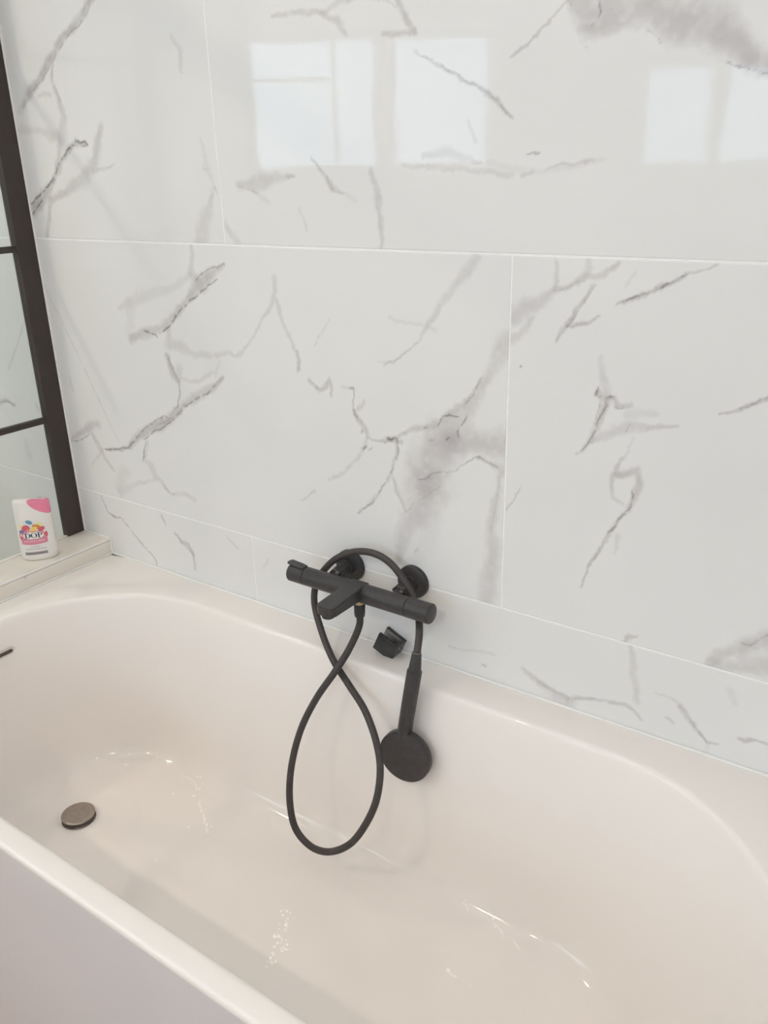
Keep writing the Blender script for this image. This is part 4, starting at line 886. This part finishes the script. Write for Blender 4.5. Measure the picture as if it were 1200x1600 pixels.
def oval(w, h, off):
    def f(b2):
        n = 40; rings = []
        for k in (0.2, 0.65, 1.0):
            rings.append([b2.verts.new(front_pt(CX + 0.0005 + k * w * math.copysign(abs(math.cos(2 * math.pi * i / n)) ** 0.7, math.cos(2 * math.pi * i / n)), 0.0655 + k * h * math.copysign(abs(math.sin(2 * math.pi * i / n)) ** 0.8, math.sin(2 * math.pi * i / n)), off)) for i in range(n)])
        for a, b in zip(rings, rings[1:]):
            for i in range(n): b2.faces.new((a[i], b[i], b[(i + 1) % n], a[(i + 1) % n]))
        b2.faces.new(rings[0])
    return f
patch('logo_outline', oval(0.0232, 0.0098, 0.0009), M_CORAL)
patch('logo_oval', oval(0.0212, 0.0084, 0.0011), M_LWHITE)
def letters(b2):
    z0, h, off = 0.0600, 0.0118, 0.0014
    def stem(x, w): 
        strip_mesh(b2, [(x - w / 2, z0), (x - w / 2, z0 + h)], [(x + w / 2, z0), (x + w / 2, z0 + h)], off)
        for zz in (z0, z0 + h - 0.0009): strip_mesh(b2, [(x - w / 2 - 0.0011, zz), (x - w / 2 - 0.0011, zz + 0.0009)], [(x + w / 2 + 0.0011, zz), (x + w / 2 + 0.0011, zz + 0.0009)], off)
    def bowl(cx, cz, rx, rz, a0, a1, thick, thin):
        n = 22; A = []; B = []
        for i in range(n + 1):
            a = math.radians(a0 + (a1 - a0) * i / n); t = thin + (thick - thin) * abs(math.cos(a)) ** 1.3
            A.append((cx + rx * math.cos(a), cz + rz * math.sin(a))); B.append((cx + (rx - t) * math.cos(a), cz + (rz - (thin if abs(math.sin(a)) > 0.5 else t)) * math.sin(a)))
        strip_mesh(b2, A, B, off)
    x = CX - 0.0148; stem(x, 0.0026); bowl(x, z0 + h / 2, 0.0098, h / 2, -90, 90, 0.0030, 0.0008)
    bowl(CX + 0.0015, z0 + h / 2, 0.0064, h / 2, 0, 360, 0.0028, 0.0009)
    x = CX + 0.0112; stem(x, 0.0026); bowl(x, z0 + h * 0.70, 0.0078, h * 0.30, -90, 90, 0.0027, 0.0008)
patch('logo_letters', letters, M_NAVY)
def text_on(body, size, cx, cz, m, off, nm='label_text'):
    cu = bpy.data.curves.new('text', 'FONT'); cu.body = body; cu.size = size; cu.align_x = 'CENTER'; cu.resolution_u = 3
    t = bpy.data.objects.new('text', cu); col.objects.link(t)
    bpy.context.view_layer.update()
    me = bpy.data.meshes.new_from_object(t.evaluated_get(bpy.context.evaluated_depsgraph_get()))
    bpy.data.objects.remove(t); bpy.data.curves.remove(cu)
    for v in me.vertices: v.co = front_pt(cx + v.co.x, cz + v.co.y, off)
    me.materials.clear(); me.materials.append(m)
    return link(nm, me, m, bot)
text_on('DOUCHE CREME', 0.0054, CX + 0.0005, 0.0510, M_LWHITE, 0.0010)
text_on('au parfum', 0.0046, CX, 0.0385, M_GREY, 0.0006)
text_on('bonbons multicolores', 0.0047, CX + 0.001, 0.0330, M_GREY, 0.0006)
patch('bar_print', lambda b2: strip_mesh(b2, [(CX - 0.0225 + 0.0455 * i / 16, 0.0272) for i in range(17)], [(CX - 0.0225 + 0.0455 * i / 16, 0.0210) for i in range(17)], 0.0006), M_GREY)

# ------------------------------------------------------------------ water left in the bath
def basin_z(x, y):
    cx = min(max(x, CL), CR - 0.12); d = RR - math.hypot(x - cx, y - YC)
    pr = [p for p in PROF]; 
    if d >= pr[-1][0]: return FLOORZ
    for (d0, z0, _), (d1, z1, _) in zip(pr, pr[1:]):
        if d0 <= d <= d1: return z0 + (z1 - z0) * (d - d0) / (d1 - d0)
    return FLOORZ
DROPS = [(-0.966, -0.256), (-0.916, -0.203), (-0.869, -0.173), (-0.855, -0.17), (-0.821, -0.167), (-0.763, -0.175), (-0.726, -0.175), (-0.7, -0.191), (-0.669, -0.211), (-0.647, -0.228), (-0.615, -0.248), (-0.581, -0.271), (-0.516, -0.314), (-0.613, -0.386), (-0.946, -0.267), (-0.903, -0.223), (-0.032, -0.14), (-0.02, -0.15), (0.03, -0.145), (0.04, -0.155), (0.012, -0.275), (0.029, -0.279), (0.059, -0.281)]
rd = random.Random(4)
for c in ((-0.307, -0.339, 0.010), (-0.289, -0.357, 0.008), (-0.275, -0.388, 0.014), (-0.262, -0.400, 0.012), (-0.257, -0.432, 0.010), (-0.73, -0.178, 0.02), (-0.60, -0.258, 0.02)):
    for i in range(7): DROPS.append((c[0] + rd.gauss(0, c[2]), c[1] + rd.gauss(0, c[2])))
bm = bmesh.new()
def streak(P, r=0.0019, h=0.0011):
    path = catmull([(x, y, basin_z(x, y)) for (x, y) in P], 8); prev = None; n = len(path)
    for i, p in enumerate(path):
        d = path[min(i + 1, n - 1)] - path[max(i - 1, 0)]; s = Vector((d.y, -d.x, 0)).normalized(); k = 0.15 + 0.85 * math.sin(math.pi * (i + 0.3) / (n - 0.4)) ** 0.6
        ring = [bm.verts.new(p + s * (r * k * math.cos(a)) + Vector((0, 0, h * k * math.sin(a) + 0.0001))) for a in [math.pi * j / 10 for j in range(11)]]
        if prev:
            for j in range(10): bm.faces.new((prev[j], prev[j + 1], ring[j + 1], ring[j]))
        prev = ring
for P in ([(-0.763, -0.176), (-0.745, -0.173), (-0.726, -0.175)], [(-0.722, -0.177), (-0.708, -0.184), (-0.700, -0.191)], [(-0.669, -0.211), (-0.658, -0.222), (-0.647, -0.228)], [(-0.632, -0.236), (-0.615, -0.248)], [(-0.600, -0.256), (-0.590, -0.267), (-0.581, -0.271)],
          [(-0.295, -0.350), (-0.285, -0.360), (-0.276, -0.372)], [(-0.288, -0.383), (-0.272, -0.388), (-0.266, -0.398)], [(-0.262, -0.430), (-0.252, -0.440)], [(-0.035, -0.144), (-0.020, -0.147)], [(0.030, -0.150), (0.048, -0.154), (0.062, -0.163)], [(0.010, -0.277), (0.028, -0.281)], [(0.078, -0.160), (0.098, -0.172)]):
    streak(P)
for (x, y) in DROPS:
    r = rd.uniform(0.0012, 0.0030); z = basin_z(x, y); e = 0.004
    n = Vector((-(basin_z(x + e, y) - basin_z(x - e, y)) / (2 * e), -(basin_z(x, y + e) - basin_z(x, y - e)) / (2 * e), 1)).normalized()
    lathe(bm, Vector((x, y, z)) + n * 0.0001, n, [(0, r), (r * 0.12, r * 0.92), (r * 0.25, r * 0.7), (r * 0.33, r * 0.38), (r * 0.36, r * 0.05)], 10)
dr = obj('water_droplets', bm, M_WATER, smooth=True); dr['kind'] = 'stuff'; tag(dr, 'scattered clear water droplets on the bottom of the bath', 'water')

# ------------------------------------------------------------------ recessed ceiling lamps
def downlight(x, y, label):
    root = tag(empty('ceiling_lamp', (x, y, CEIL)), label, 'lamp', 'recessed ceiling lamps')
    bm = bmesh.new(); lathe(bm, (0, 0, -0.0005), (0, 0, -1), [(0, 0.052), (0.004, 0.052), (0.006, 0.048), (0.006, 0.038), (0.003, 0.036)], 36, cap1=False); obj('trim_ring', bm, M_LAMPT, root, angle=35)
    bm = bmesh.new(); lathe(bm, (0, 0, -0.0012), (0, 0, -1), [(0, 0.0355), (0.002, 0.0355)], 36); obj('bulb', bm, mat('lamp_lens', (0.9, 0.85, 0.75), 0.3, emit=((1.0, 0.84, 0.66), 60.0)), root)
    l = bpy.data.lights.new('lamp_light', 'AREA'); l.shape = 'DISK'; l.size = 0.07; l.energy = LAMP; l.color = (1.0, 0.84, 0.66)
    o = bpy.data.objects.new('lamp_light', l); col.objects.link(o); o.parent = root; o.location = (0, 0, -0.012)
    return root
downlight(*LAMPS[0], 'round recessed ceiling lamp nearer the shower screen')
downlight(*LAMPS[1], 'round recessed ceiling lamp nearer the right wall')
downlight(*LAMPS[2], 'added round recessed ceiling lamp brightening the shower')  # added so the shower behind the glass is brighter

root = tag(empty('fill_uplighter', (-0.2, -1.15, CEIL)), 'added round white bowl lamp giving fill light off the ceiling', 'lamp')  # unseen bowl lamp, added to raise the soft ambient light
bm = bmesh.new(); lathe(bm, (0, 0, 0), (0, 0, -1), [(0, 0.05), (0.015, 0.05), (0.02, 0.045), (0.02, 0.006), (0.30, 0.006)], 32); obj('stem', bm, M_LAMPT, root, angle=35)
bm = bmesh.new(); lathe(bm, (0, 0, -0.345), (0, 0, 1), [(0, 0.02), (0.004, 0.09), (0.02, 0.15), (0.05, 0.185), (0.052, 0.182), (0.024, 0.146), (0.010, 0.085), (0.006, 0.02)], 64); obj('bowl', bm, M_LAMPT, root, angle=35)
bm = bmesh.new(); lathe(bm, (0, 0, -0.334), (0, 0, 1), [(0, 0.03), (0.012, 0.03), (0.016, 0.026)], 32); obj('bulb', bm, mat('uplight_fill_lens', (0.9, 0.9, 0.88), 0.4, emit=((0.9, 0.95, 1.0), 20.0)), root)
l = bpy.data.lights.new('uplight_fill', 'AREA'); l.shape = 'DISK'; l.size = 0.26; l.energy = UP_FILL; l.color = UPCOL
o = bpy.data.objects.new('uplight_fill', l); col.objects.link(o); o.parent = root; o.location = (0, 0, -0.29); o.rotation_euler = (math.pi, 0, 0)
